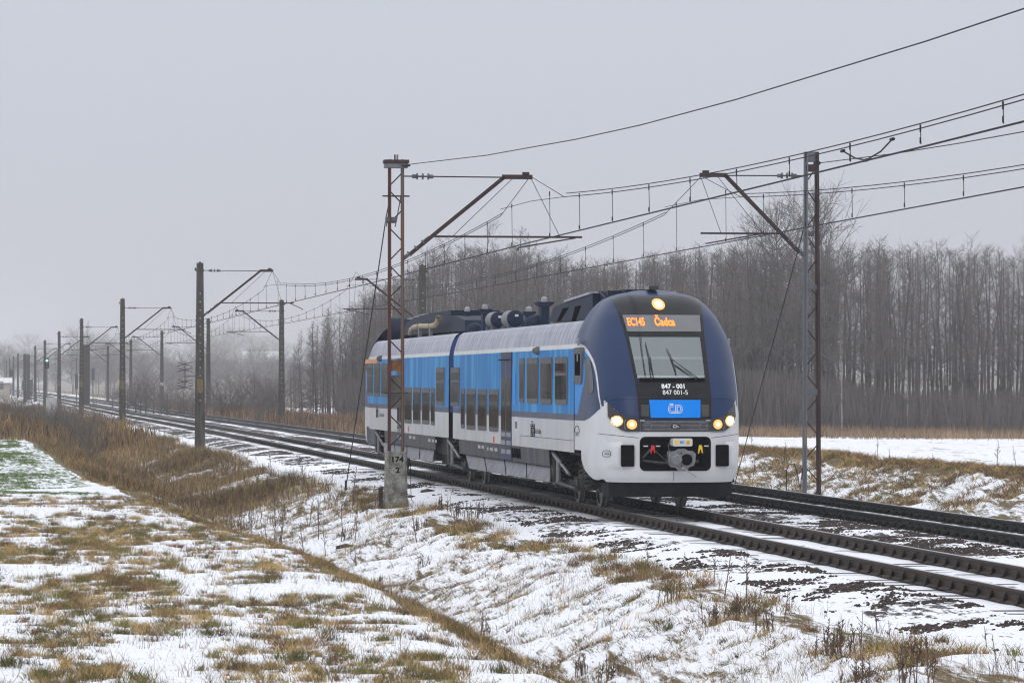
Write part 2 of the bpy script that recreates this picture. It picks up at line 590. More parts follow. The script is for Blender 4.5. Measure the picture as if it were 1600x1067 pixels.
def terrain(X, Y, rough=True):
    X = np.asarray(X, dtype=float)
    Y = np.asarray(Y, dtype=float)
    X, Y = np.broadcast_arrays(X, Y)
    xs = X - bend(Y)
    sh = edge_shift(Y)
    # widen the ditch with distance: x between the edge and 7.9 is stretched
    e = 5.0 - sh
    xs2 = np.where(xs < e, xs + sh, np.where(xs < 7.9, 5.0 + (xs - e) / (7.9 - e) * 2.9, xs))
    z = np.interp(xs2, _P[:, 0], _P[:, 1])
    # right-hand bank dies out further away, the land falls off gently
    low = np.interp(xs, [18.3, 20.0, 22, 4000], [-.19, -.50, -.45, -.45])
    k = sstep(125, 190, Y)
    z = np.where(xs > 18.3, z * (1 - k) + low * k, z)
    fall = -0.56 * sstep(110, 250, Y) * sstep(26, 60, X) - 0.35 * sstep(180, 300, Y) * sstep(20, 26, xs) * (1 - sstep(26, 60, X))
    z = z + fall
    z = z - 3.2 * sstep(420, 1100, Y) * sstep(25, 80, X)
    hill = 20 * sstep(1950, 3200, Y)
    z = z + hill * (1 - 0.4 * sstep(0, 900, X)) * sstep(18, 120, np.abs(X - 14))
    if rough:
        tr = sstep(10.0, 11.0, xs) * (1 - sstep(18.4, 19.6, xs))
        soft = 1 - tr
        z = z + soft * (0.035 * vnoise(X, Y, 1.7, 1) + 0.03 * vnoise(X, Y, 0.6, 2) * (1 - sstep(90, 140, Y)) + 0.07 * vnoise(X, Y, 6, 3))
        z = z + tr * 0.012 * vnoise(X, Y, 0.7, 5)
        ditch = sstep(e + 0.4, e + 1.0, xs) * (1 - sstep(8.6, 9.4, xs)) + sstep(19.5, 20.3, xs) * (1 - sstep(24.2, 25, xs))
        z = z + ditch * (0.075 * vnoise(X, Y * 0.7, 0.45, 6) + 0.04 * vnoise(X, Y, 0.2, 7)) * (1 - sstep(150, 200, Y))
    return z


def grid_axis(segs):
    out = []
    for a, b, s in segs:
        n = max(1, int(round((b - a) / s)))
        out += list(np.linspace(a, b, n, endpoint=False))
    out.append(segs[-1][1])
    return np.array(out)


gx = grid_axis([(-3000, -600, 300), (-600, -60, 60), (-60, -8, 5), (-8, 0, 0.5), (0, 11, 0.085), (11, 19, 0.16), (19, 25.5, 0.10), (25.5, 40, 0.6),
                (40, 130, 5), (130, 500, 25), (500, 3000, 250)])
gy = grid_axis([(-300, -20, 40), (-20, 32, 4), (32, 75, 0.13), (75, 120, 0.22), (120, 200, 0.5), (200, 400, 2), (400, 900, 10), (900, 3400, 50)])
GX, GY = np.meshgrid(gx, gy)
GZ = terrain(GX, GY)
nx_, ny_ = len(gx), len(gy)
idx = np.arange(nx_ * ny_).reshape(ny_, nx_)
F = np.stack([idx[:-1, :-1], idx[:-1, 1:], idx[1:, 1:], idx[1:, :-1]], -1).reshape(-1, 4)
V = np.stack([GX, GY, GZ], -1).reshape(-1, 3)

# ground cover weights (where dead grass, green crop or ballast shows through the snow)
xs = GX - bend(GY)
e_ = 5.0 - edge_shift(GY)


def band(x, a, b, c, d):
    return sstep(a, b, x) * (1 - sstep(c, d, x))


WG = (0.35 * (1 - sstep(e_ - 0.4, e_ + 0.1, xs)) * sstep(-3, -1, xs)
      + 0.58 * band(xs, e_ - 0.1, e_ + 0.25, e_ + 0.7, e_ + 1.6)
      + 0.405 * band(xs, e_ + 0.9, e_ + 1.6, 8.4, 9.2)
      + 0.46 * band(xs, 8.6, 9.1, 9.5, 10.2)
      + 0.465 * band(xs, 20.0, 20.6, 24.0, 25.0) + 0.50 * band(xs, 23.6, 24.0, 24.9, 25.6))
WG = WG + 0.10 * vnoise(GX, GY, 3.5, 8) * (WG > 0.1)
near_brown = np.exp(-((xs - 1.7) / 1.8) ** 2 - ((GY - 57) / 11) ** 2) * (1 - sstep(e_ - .6, e_, xs))
WG = WG + 0.05 * near_brown
WG = WG + 0.13 * sstep(80, 110, GY) * band(xs, e_ - 0.1, e_ + 0.3, 8.6, 9.3)
WG = np.maximum(WG, 0.95 * sstep(178, 196, GY + 3 * vnoise(GX, GY, 8, 9)) * (1 - sstep(8.5, 9.3, xs)) * sstep(-60, -40, xs) * (1 - sstep(420, 520, GY)))
WG = np.maximum(WG, 0.9 * sstep(140, 165, GY) * band(xs, 19.0, 20, 23.5 , 25 ) * (1 - sstep(600, 800, GY)))
WG = np.maximum(WG, 0.62 * sstep(205, 232, GY) * sstep(30, 40, GX) * (1 - sstep(500, 700, GY)) * (1 - 0.9 * sstep(330, 360, GY) * (1 - sstep(60, 70, GX))))
WG = np.maximum(WG, 0.60 * sstep(430, 520, GY) * sstep(18, 22, np.abs(xs - 6)))
WG = np.maximum(WG, 0.41 * sstep(25, 28, xs) * (1 - sstep(205, 220, GY)))
GREEN = (1 - sstep(2.9, 3.2, xs)) * sstep(94, 102, GY) * (1 - sstep(172, 188, GY)) * sstep(-40, -30, xs)
GREEN = np.maximum(GREEN, (1 - sstep(e_ - 1.0, e_ - .5, xs)) * band(GY, 91, 93, 95, 97))
GREEN = np.maximum(GREEN, 0.35 * sstep(27, 32, GX) * (1 - sstep(200, 220, GY)))
WB = (0.40 * band(xs, 9.9, 10.4, 11.35, 11.55) + 0.30 * band(xs, 11.95, 12.1, 13.2, 13.3) + 0.46 * band(xs, 13.5, 13.75, 15.3, 15.95)
      + 0.30 * band(xs, 16.3, 16.5, 17.3, 17.5) + 0.45 * band(xs, 17.75, 17.9, 18.6, 19.2))
WB = WB + 0.12 * vnoise(GX, GY, 2.2, 12) * (WB > 0.05) + 0.16 * sstep(105, 170, GY) * (WB > 0.1)

gm, t, b = newmat('snow_covered_ground')
tcn = N(t, 'ShaderNodeTexCoord')


def gnoise(scale, stretch=(1, 1, 1), detail=6, rough=0.6):
    mp = N(t, 'ShaderNodeMapping')
    mp.inputs['Scale'].default_value = stretch
    t.links.new(tcn.outputs['Object'], mp.inputs[0])
    n = N(t, 'ShaderNodeTexNoise', Scale=scale, Detail=detail, Roughness=rough)
    t.links.new(mp.outputs[0], n.inputs['Vector'])
    return n


def mathn(op, a, b_=None, c=None):
    n = N(t, 'ShaderNodeMath', operation=op)
    for i, q in enumerate((a, b_, c)):
        if q is None:
            continue
        if isinstance(q, (int, float)):
            n.inputs[i].default_value = q
        else:
            t.links.new(q, n.inputs[i])
    return n.outputs[0]


def attr(nm):
    return N(t, 'ShaderNodeAttribute', attribute_name=nm).outputs['Fac']


def mask(noise_out, weight, soft=0.06):
    """1 where noise < weight"""
    d = mathn('SUBTRACT', weight, noise_out)
    d = mathn('DIVIDE', d, soft)
    mrn = N(t, 'ShaderNodeMath', operation='ADD', use_clamp=True)
    t.links.new(d, mrn.inputs[0])
    mrn.inputs[1].default_value = 0.5
    return mrn.outputs[0]


def mixc(f, a, b_):
    n = N(t, 'ShaderNodeMixRGB')
    t.links.new(f, n.inputs[0])
    for i, q in ((1, a), (2, b_)):
        if isinstance(q, tuple):
            n.inputs[i].default_value = (*q, 1)
        else:
            t.links.new(q, n.inputs[i])
    return n.outputs[0]


nG = gnoise(5.5, (1, 0.10, 1), 8, 0.72)
nG2 = gnoise(0.9, (1, 0.12, 1), 3, 0.5)
nGm = mathn('ADD', mathn('MULTIPLY', nG.outputs['Fac'], 0.72), mathn('MULTIPLY', nG2.outputs['Fac'], 0.28))
nB = gnoise(7.0, (1.0, 0.22, 1), 8, 0.75)
nC = gnoise(14.0, (1, 1, 1), 5, 0.7)
nF = gnoise(60.0, (1, 1, 1), 3, 0.6)
rg = ramp(t, (0.055, 0.042, 0.022), (0.23, 0.165, 0.075), 0.3, 0.7)
t.links.new(nC.outputs['Fac'], rg.inputs[0])
rgr = ramp(t, (0.05, 0.085, 0.02), (0.13, 0.19, 0.06), 0.3, 0.7)
t.links.new(nC.outputs['Fac'], rgr.inputs[0])
rbal = ramp(t, (0.018, 0.015, 0.014), (0.085, 0.066, 0.058), 0.35, 0.65)
t.links.new(nF.outputs['Fac'], rbal.inputs[0])
rs = ramp(t, (0.80, 0.82, 0.86), (0.88, 0.89, 0.91), 0.3, 0.7)
t.links.new(nC.outputs['Fac'], rs.inputs[0])
mg = mask(nGm, attr('w_grass'), 0.07)
mgr = mask(nG.outputs['Fac'], mathn('MULTIPLY', attr('w_green'), 0.50), 0.12)
nS = gnoise(26.0, (1, 0.14, 1), 5, 0.7)
msp = mask(nS.outputs['Fac'], mathn('MULTIPLY', mathn('GREATER_THAN', attr('w_grass'), 0.12), 0.385), 0.05)
mb = mask(nB.outputs['Fac'], attr('w_ballast'), 0.04)
c = mixc(mg, rs.outputs[0], rg.outputs[0])
c = mixc(mathn('MULTIPLY', msp, 0.75), c, rg.outputs[0])
c = mixc(mgr, c, rgr.outputs[0])
c = mixc(mb, c, rbal.outputs[0])
t.links.new(c, b.inputs['Base Color'])
b.inputs['Roughness'].default_value = 0.85
b.inputs['Specular IOR Level'].default_value = 0.25
hsum = mathn('ADD', mathn('MULTIPLY', nG.outputs['Fac'], 0.6), mathn('MULTIPLY', nF.outputs['Fac'], 0.25))
bp = N(t, 'ShaderNodeBump', Strength=0.55, Distance=0.06)
t.links.new(hsum, bp.inputs['Height'])
t.links.new(bp.outputs[0], b.inputs['Normal'])

ground = npmesh('ground', V, F, [gm], smooth=True)
for nm, arr in (('w_grass', WG), ('w_green', GREEN), ('w_ballast', WB)):
    a = ground.data.attributes.new(nm, 'FLOAT', 'POINT')
    a.data.foreach_set('value', arr.astype(np.float32).ravel())
tag(ground, kind='structure')

# ---------------------------------------------------------------- railway tracks
RH = 0.172


def yline(a, b_):
    ys = [a]
    y = a
    while y < b_:
        y += 5 if y < 160 else (12 if y < 500 else 40)
        ys.append(min(y, b_))
    return np.array(ys)


def bar_along(mb, X, prof, ys, mi=0):
    n = len(prof)
    vs = []
    for y in ys:
        bx = float(bend(y))
        vs += [(X + bx + px, y, pz) for px, pz in prof]
    fs = []
    for i in range(len(ys) - 1):
        for j in range(n):
            fs.append((i * n + j, i * n + (j + 1) % n, (i + 1) * n + (j + 1) % n, (i + 1) * n + j))
    fs.append(tuple(range(n)))
    fs.append(tuple(range(len(ys) * n - 1, (len(ys) - 1) * n - 1, -1)))
    mb.add(vs, fs, mi)


RAILP = [(-.075, -RH), (.075, -RH), (.075, -RH + .012), (.010, -RH + .035), (.010, -.045), (.035, -.035), (.036, -.012), (.028, 0),
         (-.028, 0), (-.036, -.012), (-.035, -.035), (-.010, -.045), (-.010, -RH + .035), (-.075, -RH + .012)]


def railway(xc, label, kind, railmat):
    tr = thing('railway_track', label, 'railway track', (xc, 30, -0.19), 'tracks of the double railway line')
    ys = yline(20, 1500)
    for sx in (-1, 1):
        mb = MB()
        bar_along(mb, sx * GAUGE, RAILP, ys, 0)
        top = [(-.027, .0005), (-.027, .003), (.027, .003), (.027, .0005)]
        bar_along(mb, sx * GAUGE, top, ys, 1)
        # fishplates now and then
        for y in range(41, 140, 25):
            for q in (-1, 1):
                mb.box(sx * GAUGE + q * .012 - (.018 if q < 0 else 0), sx * GAUGE + q * .012 + (.018 if q > 0 else 0), y, y + .55, -RH + .04, -.046, 0)
        o = mb.build('rail', [railmat, 'railtop'], tr)
        o.location = (0, -30, 0.19)
        o.data.transform(Matrix.Translation((0, 0, 0)))
    # sleepers and fastenings
    sp = 0.62
    n = 0
    smb = MB()
    cmb = MB()
    s1 = MB()
    s1.prism_x([(-.13, -.14), (.13, -.14), (.105, 0.012), (-.105, 0.012)], -1.28, 1.28)
    base = None
    cbase = None
    c1 = MB()
    if kind == 'clip':
        for q in (-1, 1):
            a, b2 = (q * .02, q * .075)
            x0, x1 = min(a, b2), max(a, b2)
            c1.prism_y([(x0, 0), (x1, 0), (q * .065, .03), (q * .05, .085), (q * .035, .105), (q * .02, .06)] if q > 0 else
                       [(x0, 0), (x1, 0), (q * .02, .06), (q * .035, .105), (q * .05, .085), (q * .065, .03)], -.022, .022)
            c1.box(x0 - .01, x1 + .015, -.06, .06, -.005, .012)
    else:
        for q in (-1, 1):
            c1.lathe([(.068, 0), (.073, .035), (.06, .066), (.04, .08), (.022, .088)], (q * .125, 0, 0), 'z', 12)
            c1.lathe([(.022, .08), (.022, .115)], (q * .125, 0, 0), 'z', 6)
            c1.box(q * .125 - .09, q * .125 + .09, -.10, .10, -.01, .016)
    y = 34.0
    while y < 420:
        bx = float(bend(y))
        if n < 100:
            if base is None:
                base = s1.build('sleeper', 'sleeper', tr)
                o = base
            else:
                o = base.copy()
                COL.objects.link(o)
                o.parent = tr
            o.location = (bx, y - 30, -0.014)
            for sx in (-1, 1):
                if n < 50:
                    if cbase is None:
                        cbase = c1.build('rail_fastening', 'clip', tr)
                        o = cbase
                    else:
                        o = cbase.copy()
                        COL.objects.link(o)
                        o.parent = tr
                    o.location = (bx + sx * GAUGE, y - 30, 0.03)
                else:
                    cmb.add([(vx + bx + sx * GAUGE, vy + y - 30, vz + 0.03) for vx, vy, vz in c1.v], [tuple(f) for f in c1.f])
        else:
            smb.add([(vx + bx, vy + y - 30, vz - 0.014) for vx, vy, vz in s1.v], [tuple(f) for f in s1.f])
            if y < 170:
                for sx in (-1, 1):
                    cmb.add([(vx + bx + sx * GAUGE, vy + y - 30, vz + 0.03) for vx, vy, vz in c1.v], [tuple(f) for f in c1.f])
        n += 1
        y += sp
    tag(smb.build('sleepers', 'sleeper', tr), kind='stuff')
    tag(cmb.build('rail_fastenings', 'clip', tr), kind='stuff')
    return tr


railway(XN, 'near railway track of brown rails on snowy sleepers, with the blue train on it', 'clip', 'rail')
railway(XF, 'far railway track of black rails with large round bolts, empty, behind the train', 'bolt', 'railfar')

# ---------------------------------------------------------------- the train
YF = 69.6                         # world Y of the nose tip
TL = 43.7                         # length over both noses
HWB = 1.42
train = thing('passenger_train', 'blue and white two-car passenger train with navy cab and lit headlights on the near track',
              'train', (XN, YF, 0))
LN = 2.8
_wz = np.array([[.55, 1.30], [.62, 1.36], [.8, 1.40], [1.1, 1.42], [2.2, 1.42], [2.62, 1.41], [2.9, 1.39], [3.09, 1.355], [3.2, 1.325], [3.36, 1.265], [3.53, 1.185], [3.67, 1.10],
                [3.8, 1.0], [3.88, .92], [3.93, .86], [3.98, .76], [4.03, .60], [4.07, .38], [4.09, .12]])
_yz = np.array([[.55, .10], [.62, .05], [.8, 0], [1.5, 0], [1.75, .01], [2.1, .10], [2.42, .32], [2.8, .66], [3.2, 1.04], [3.6, 1.45], [3.83, 1.78],
                [3.95, 2.0], [4.02, 2.2], [4.07, 2.45], [4.09, 2.7]])


def smooth_interp(x, T):
    x = np.asarray(x, dtype=float)
    d = 0.05
    return sum(np.interp(x + k * d, T[:, 0], T[:, 1]) * w for k, w in ((-1, .25), (0, .5), (1, .25)))


def nw(z):
    return smooth_interp(z, _wz)


def ny0(z):
    return smooth_interp(z, _yz)


def nose_y(x, z):
    t = np.clip(np.abs(x) / nw(z), 0, 1)
    r = np.power(np.clip(1 - t ** 4, 0, 1), 1 / 4.1)
    y0 = ny0(z)
    return y0 + (LN - y0) * (1 - r)


def nose_pt(x, z, off=0.0):
    """point on the nose, pushed outward by off"""
    y = float(nose_y(x, z))
    e1 = 0.004
    gx_ = float((nose_y(x + e1, z) - nose_y(x - e1, z)) / (2 * e1))
    gz_ = float((nose_y(x, z + e1) - nose_y(x, z - e1)) / (2 * e1))
    gx_ = max(-6, min(6, gx_))
    nrm = Vector((gx_, -1, gz_)).normalized()
    return (x + nrm.x * off, y + nrm.y * off, z + nrm.z * off)


def zb(x):
    return 1.665 + .02 * x * x + .13 * np.abs(x) ** 5


def mh(z):
    """half width of the black front mask"""
    return np.interp(z, [1.6, 2.1, 2.42, 3.2, 3.6, 3.9, 4.1], [.655, .68, .69, .735, .785, .825, .84])


STR = np.array([[2.85, 3.045], [2.5, 3.045], [2.2, 3.03], [1.95, 3.0], [1.7, 2.94], [1.5, 2.87], [1.3, 2.77], [1.15, 2.66], [1.02, 2.53], [.92, 2.40], [.83, 2.26], [.75, 2.12], [.68, 2.0], [.62, 1.88]])


def zlow(u):
    return np.interp(u, [.5, .7, .9, 1.2, 1.6, 2.8], [1.96, 1.87, 1.79, 1.71, 1.66, 1.65])


BODYW = np.array([[.5, 1.42], [2.9, 1.42], [3.0, 1.405], [3.085, 1.395], [3.2, 1.37], [3.36, 1.32], [3.47, 1.265], [3.53, 1.23], [3.67, 1.14], [3.8, 1.03], [3.88, .94], [3.93, .86], [4.1, .1]])


def widen(z, r):
    """the cab shell widens to the car body's own section at the joint"""
    k = 1 - sstep(0.0, 0.42, r)
    return 1 + (np.interp(z, BODYW[:, 0], BODYW[:, 1]) / nw(z) - 1) * k * (np.asarray(z) < 3.93)


def make_shell(name, parent):
    zz = np.concatenate([np.arange(.555, 3.9, .0145), np.linspace(3.9, 4.09, 22)])
    t1 = np.linspace(0, .88, 50)
    r0 = (1 - .88 ** 4) ** (1 / 4.1)
    r1 = np.concatenate([np.linspace(r0, .6, 80)[1:], np.linspace(.6, 0, 60)[1:]])
    tt = np.concatenate([t1, (1 - r1 ** 4.1) ** .25])
    tt = np.concatenate([-tt[::-1][:-1], tt])
    T, Z = np.meshgrid(tt, zz)
    X = nw(Z) * T
    X = X * widen(Z, np.power(np.clip(1 - np.abs(T) ** 4, 0, 1), 1 / 4.1))
    Y = ny0(Z) + (LN - ny0(Z)) * (1 - np.power(np.clip(1 - np.abs(T) ** 4, 0, 1), 1 / 4.1))
    ii = np.arange(T.size).reshape(T.shape)
    F = np.stack([ii[:-1, :-1], ii[:-1, 1:], ii[1:, 1:], ii[1:, :-1]], -1).reshape(-1, 4)
    P = np.stack([X, Y, Z], -1).reshape(-1, 3)
    C = P[F].mean(1)
    x, u, z = C[:, 0], C[:, 1], C[:, 2]
    ax = np.abs(x)
    front = ax < 1.20
    # 0 navy 1 white 2 blue 3 stripe
    mi = np.zeros(len(F), dtype=int)
    mi[z < np.where(u < .55, zb(x), zlow(u))] = 1
    inside = (z < np.interp(u, STR[::-1, 0], STR[::-1, 1])) & (u > .56) & (z > zlow(u))
    ub = np.interp(z, [1.77, 2.33, 2.96], [2.4, 1.75, 1.3])
    mi[inside & (u > ub) & (z > 1.77)] = 2
    # stripe by distance to its line, in (u, z)
    d = np.full(len(F), 9.0)
    for a, b2 in zip(STR[:-1], STR[1:]):
        ab = b2 - a
        tq = np.clip(((u - a[0]) * ab[0] + (z - a[1]) * ab[1]) / (ab @ ab), 0, 1)
        d = np.minimum(d, np.hypot(u - a[0] - tq * ab[0], z - a[1] - tq * ab[1]))
    mi[(d < np.interp(u, [.6, 1.5, 2.5], [.022, .032, .042])) & (ax > 1.0)] = 3
    keep = ~((np.abs(x) < .955 * mh(z)) & (z > 2.38) & (z < 3.25) & (u < 2.2))
    dx_, dz_ = np.abs(x) - (.628 - .085), np.abs(z - 1.0785) - (.28 - .085)
    sdf = np.hypot(np.maximum(dx_, 0), np.maximum(dz_, 0)) + np.minimum(np.maximum(dx_, dz_), 0) - .085
    keep &= ~((sdf < 0) & (u < .6))
    zcut = np.interp(u, [.9, 1.3, 1.75, 2.0, 2.01], [.5, .60, .74, .92, 1.1])
    keep &= ~(z < zcut)
    F2 = F[keep]
    used = np.unique(F2)
    remap = -np.ones(len(P), dtype=int)
    remap[used] = np.arange(len(used))
    o = npmesh(name, P[used], remap[F2], ['navyc', 'cabwhite', 'bluecab', 'cream'], mi[keep], parent, smooth=True)
    return o


def patch(zs, xl, xr, nx, off, mats, name, parent, keepf=None, mif=None, thick=0.0, smooth=True):
    """sheet that follows the nose: rows zs, columns between xl(z) and xr(z)"""
    zs = list(zs)
    P = []
    for z in zs:
        a, b2 = xl(z), xr(z)
        for i in range(nx + 1):
            x = a + (b2 - a) * i / nx
            P.append(nose_pt(x, z, off))
    F, mi = [], []
    w = nx + 1
    for r in range(len(zs) - 1):
        for i in range(nx):
            if keepf and not keepf((i + .5) / nx, (zs[r] + zs[r + 1]) / 2):
                continue
            F.append((r * w + i, r * w + i + 1, (r + 1) * w + i + 1, (r + 1) * w + i))
            mi.append(mif((i + .5) / nx, (zs[r] + zs[r + 1]) / 2) if mif else 0)
    return npmesh(name, P, F, mats, mi, parent, smooth=smooth)


cab = make_shell('cab_shell', train)


def make_front(par):
    # black mask with windscreen and display openings
    zs = sorted(set(list(np.linspace(1.70, 2.44, 22)) + list(np.linspace(2.44, 3.20, 20)) + list(np.linspace(3.20, 3.29, 4)) +
                    list(np.linspace(3.29, 3.60, 10)) + list(np.linspace(3.60, 3.975, 14))))
    # drop the corners so the top is an arch
    def kf(fr, z):
        x = abs(fr - .5) * 2
        if z > 3.88 and x > 1 - ((z - 3.88) / .12) ** 2.4 * .9:
            return False
        return not (.04 < fr < .935 and 2.44 < z < 3.20)
    mk = patch(zs, lambda z: -mh(z), lambda z: mh(z), 50, .007, ['mask'], 'front_mask', par, kf)
    # panel below the windscreen, a shade proud, with the numbers
    patch(np.linspace(2.06, 2.36, 8), lambda z: -.64, lambda z: .64, 16, .016, ['mask'], 'number_panel', par)
    ws = patch(np.linspace(2.425, 3.215, 14), lambda z: -.935 * mh(z), lambda z: .935 * mh(z), 14, .002, ['glass'], 'windscreen', par)
    dp = patch(np.linspace(3.29, 3.60, 8), lambda z: -.92 * mh(z), lambda z: .92 * mh(z), 16, .014, ['dispbg'], 'destination_display', par)
    pl = lambda x0, z0: (lambda x, z: nose_pt(x0 + x, z0 + z, .020))
    textmesh('display_text', 'EC145', .20, 'text', dp, pl(-.50, 3.40), sx=.60, bold=.006)
    textmesh('display_text', 'Čadca', .20, 'text', dp, pl(.03, 3.40), sx=.74, bold=.007)
    textmesh('unit_number', '847 - 001', .115, 'white', mk, lambda x, z: nose_pt(x, 2.245 + z, .021), bold=.003)
    textmesh('unit_number', '847 001-5', .115, 'white', mk, lambda x, z: nose_pt(x + .02, 2.135 + z, .021))
    # blue logo panel
    lg = patch(np.linspace(1.725, 2.045, 8), lambda z: -.455 - .015 * (z - 1.72) / .3, lambda z: .455 + .015 * (z - 1.72) / .3, 14, .02, ['logoblue'], 'logo_panel', par)
    # side pods of the logo panel
    for s in (-1, 1):
        patch(np.linspace(1.75, 1.96, 5), (lambda z: -.62) if s < 0 else (lambda z: .48), (lambda z: -.48) if s < 0 else (lambda z: .62), 4, .018,
              ['black'], 'mask_vent', par)
    # the operator's emblem: nested outlines of a joined C and D
    mb = MB()

    def stroke(pts, w=.0105):
        for a, b2 in zip(pts[:-1], pts[1:]):
            (x0, z0), (x1, z1) = a, b2
            dx, dz = x1 - x0, z1 - z0
            L = math.hypot(dx, dz) or 1
            nx_, nz_ = -dz / L * w / 2, dx / L * w / 2
            ex, ez = dx / L * w * .3, dz / L * w * .3
            q = [(x0 - ex + nx_, z0 - ez + nz_), (x1 + ex + nx_, z1 + ez + nz_), (x1 + ex - nx_, z1 + ez - nz_), (x0 - ex - nx_, z0 - ez - nz_)]
            mb.add([nose_pt(qx, 1.885 + qz, .026) for qx, qz in q], [(0, 3, 2, 1)])

    def arc(cx, cz, r, a0, a1, n=8):
        return [(cx + r * math.cos(math.radians(a0 + (a1 - a0) * i / n)), cz + r * math.sin(math.radians(a0 + (a1 - a0) * i / n))) for i in range(n + 1)]
    for k in (0, 1):
        d = k * .026
        # letter C, open to the right
        stroke([(-.035, .062 - d)] + arc(-.085 + .01, .012, .05 - d, 90, 180) + arc(-.085 + .01, -.03, .05 - d, 180, 270) + [(.06, -.08 + d)])
        # letter D
        stroke([(.006 + d, -.045)] + [(.006 + d, .062 - d)] + [(.075, .062 - d)] + arc(.075, .012, .05 - d, 90, 0) + arc(.075, -.03, .05 - d, 0, -90) + [(.06, -.08 + d)])
    stroke([(-.10, .086), (-.035, .086)], .012)
    mb.build('operator_logo', 'white', lg)
    # grille between the headlamps
    gr = patch(np.linspace(1.475, 1.668, 8), lambda z: -.64, lambda z: .64, 20, .012, ['black'], 'front_grille', par)
    mb = MB()
    for i in range(7):
        z = 1.50 + i * .0235
        pts = [nose_pt(x, z, .03) for x in np.linspace(-.60, .60, 14)]
        mb.tube(pts, .0042, 4)
    for cx in (-.50, .50):
        mb.tube([nose_pt(cx + .062 * math.cos(a), 1.57 + .062 * math.sin(a), .034) for a in np.linspace(0, 2 * math.pi, 25)], .004, 4)
    mb.build('grille_bars', 'silver', gr)
    mb = MB()
    q = [(-.085, 1.54), (.085, 1.54), (.085, 1.60), (-.085, 1.60)]
    mb.add([nose_pt(x, z, .040) for x, z in q], [(0, 1, 2, 3)], 0)
    for a, b2 in (((-.05, 1.55), (-.05, 1.59)), ((-.05, 1.59), (.0, 1.588)), ((0, 1.588), (.055, 1.555)), ((-.05, 1.55), (.02, 1.55))):
        mb.tube([nose_pt(a[0], a[1], .044), nose_pt(b2[0], b2[1], .044)], .005, 4, 1)
    mb.build('maker_badge', ['black', 'white'], gr)
    # headlights
    for s in (-1, 1):
        def zl(x):
            return 1.475 + .26 * max(0, (x - .86) / .30) ** 2
        rows = 8
        P, F = [], []
        nn = 22
        for j in range(rows + 1):
            for i in range(nn + 1):
                x = .645 + (1.165 - .645) * i / nn
                z0, z1 = zl(x), float(zb(x)) + .008
                P.append(nose_pt(s * x, z0 + (z1 - z0) * j / rows, .011))
        for j in range(rows):
            for i in range(nn):
                f = (j * (nn + 1) + i, j * (nn + 1) + i + 1, (j + 1) * (nn + 1) + i + 1, (j + 1) * (nn + 1) + i)
                F.append(f if s > 0 else f[::-1])
        hl = npmesh('headlight', P, F, ['black'], None, par, smooth=True)
        mb = MB()
        edge = [nose_pt(s * x, zl(x) - .004, .016) for x in np.linspace(.66, 1.16, 16)] + [nose_pt(s * 1.17, z, .016) for z in np.linspace(zl(1.165), float(zb(1.17)), 4)]
        mb.tube(edge, .009, 5)
        mb.tube([nose_pt(s * (.885 + .02 * math.cos(a)), 1.60 + .09 * math.sin(a), .02) for a in np.linspace(-1.4, 1.4, 8)], .006, 5)
        mb.build('lamp_bezel', 'silver', hl)
        for cx, cz, r, hot, mm in ((1.03, 1.665, .098, .05, 'lamp'), (.785, 1.605, .088, .03, 'lampw')):
            mb = MB()
            vs = [nose_pt(s * cx, cz, .030)]
            nr = 28
            rad = [.45 * r, .72 * r, r]
            for rr in rad:
                for j in range(nr):
                    a = 2 * math.pi * j / nr
                    vs.append(nose_pt(s * (cx + rr * math.cos(a)), cz + rr * math.sin(a), .030 - .012 * rr / r))
            fs = [(0, 1 + j, 1 + (j + 1) % nr) for j in range(nr)]
            ms = [1] * nr
            for k in range(2):
                for j in range(nr):
                    fs.append((1 + k * nr + j, 1 + (k + 1) * nr + j, 1 + (k + 1) * nr + (j + 1) % nr, 1 + k * nr + (j + 1) % nr))
                    ms.append(1 if k == 0 and hot > .04 else 0)
            if s > 0:
                fs = [f[::-1] for f in fs]
            mb.add(vs, fs)
            mb.m = ms
            mb.build('lamp_lens', [mm, 'lamphot'], hl)
            if cx > 1:
                dm = MB()
                for k in range(18):
                    a = k * 2.4
                    rr = r * math.sqrt((k + .5) / 18) * .92
                    p = Vector(nose_pt(s * (cx + rr * math.cos(a)), cz + rr * math.sin(a), .032))
                    dm.lathe([(.001, -.012), (.009, -.006), (.009, .0), (.001, .002)], p, 'y', 8)
                dm.build('lamp_leds', 'lamphot', hl)
    # single top lamp
    mb = MB()
    vs, nr = [nose_pt(-.01, 3.80, .02)], 28
    for rr in (.07, .115):
        for j in range(nr):
            a = 2 * math.pi * j / nr
            vs.append(nose_pt(-.01 + rr * math.cos(a) * 1.05, 3.80 + rr * math.sin(a) * .95, .018))
    fs = [(0, 1 + (j + 1) % nr, 1 + j) for j in range(nr)] + [(1 + j, 1 + (j + 1) % nr, 1 + nr + (j + 1) % nr, 1 + nr + j) for j in range(nr)]
    mb.add(vs, fs)
    mb.m = [1] * nr + [0] * nr
    tl = mb.build('top_lamp', ['lamp', 'lamphot'], par)
    # wipers
    for wi, (xp, zp, xe, ze, xm, zm) in enumerate(((-.40, 2.42, -.395, 3.08, -.375, 2.70), (.42, 2.42, -.02, 2.98, .05, 2.72))):
        w = MB()
        piv = nose_pt(xp, zp, .04)
        mid = nose_pt(xm, 2.80 if wi == 0 else 2.74, .06)
        w.tube([piv, mid], .009, 5)
        w.tube([nose_pt(xp + .05, zp, .04), (mid[0] + .02, mid[1], mid[2] - .02)], .008, 5)
        w.lathe([(.022, -.02), (.022, .03)], piv, 'y', 8)
        wp = w.build('wiper', 'black', par)
        bl = MB()
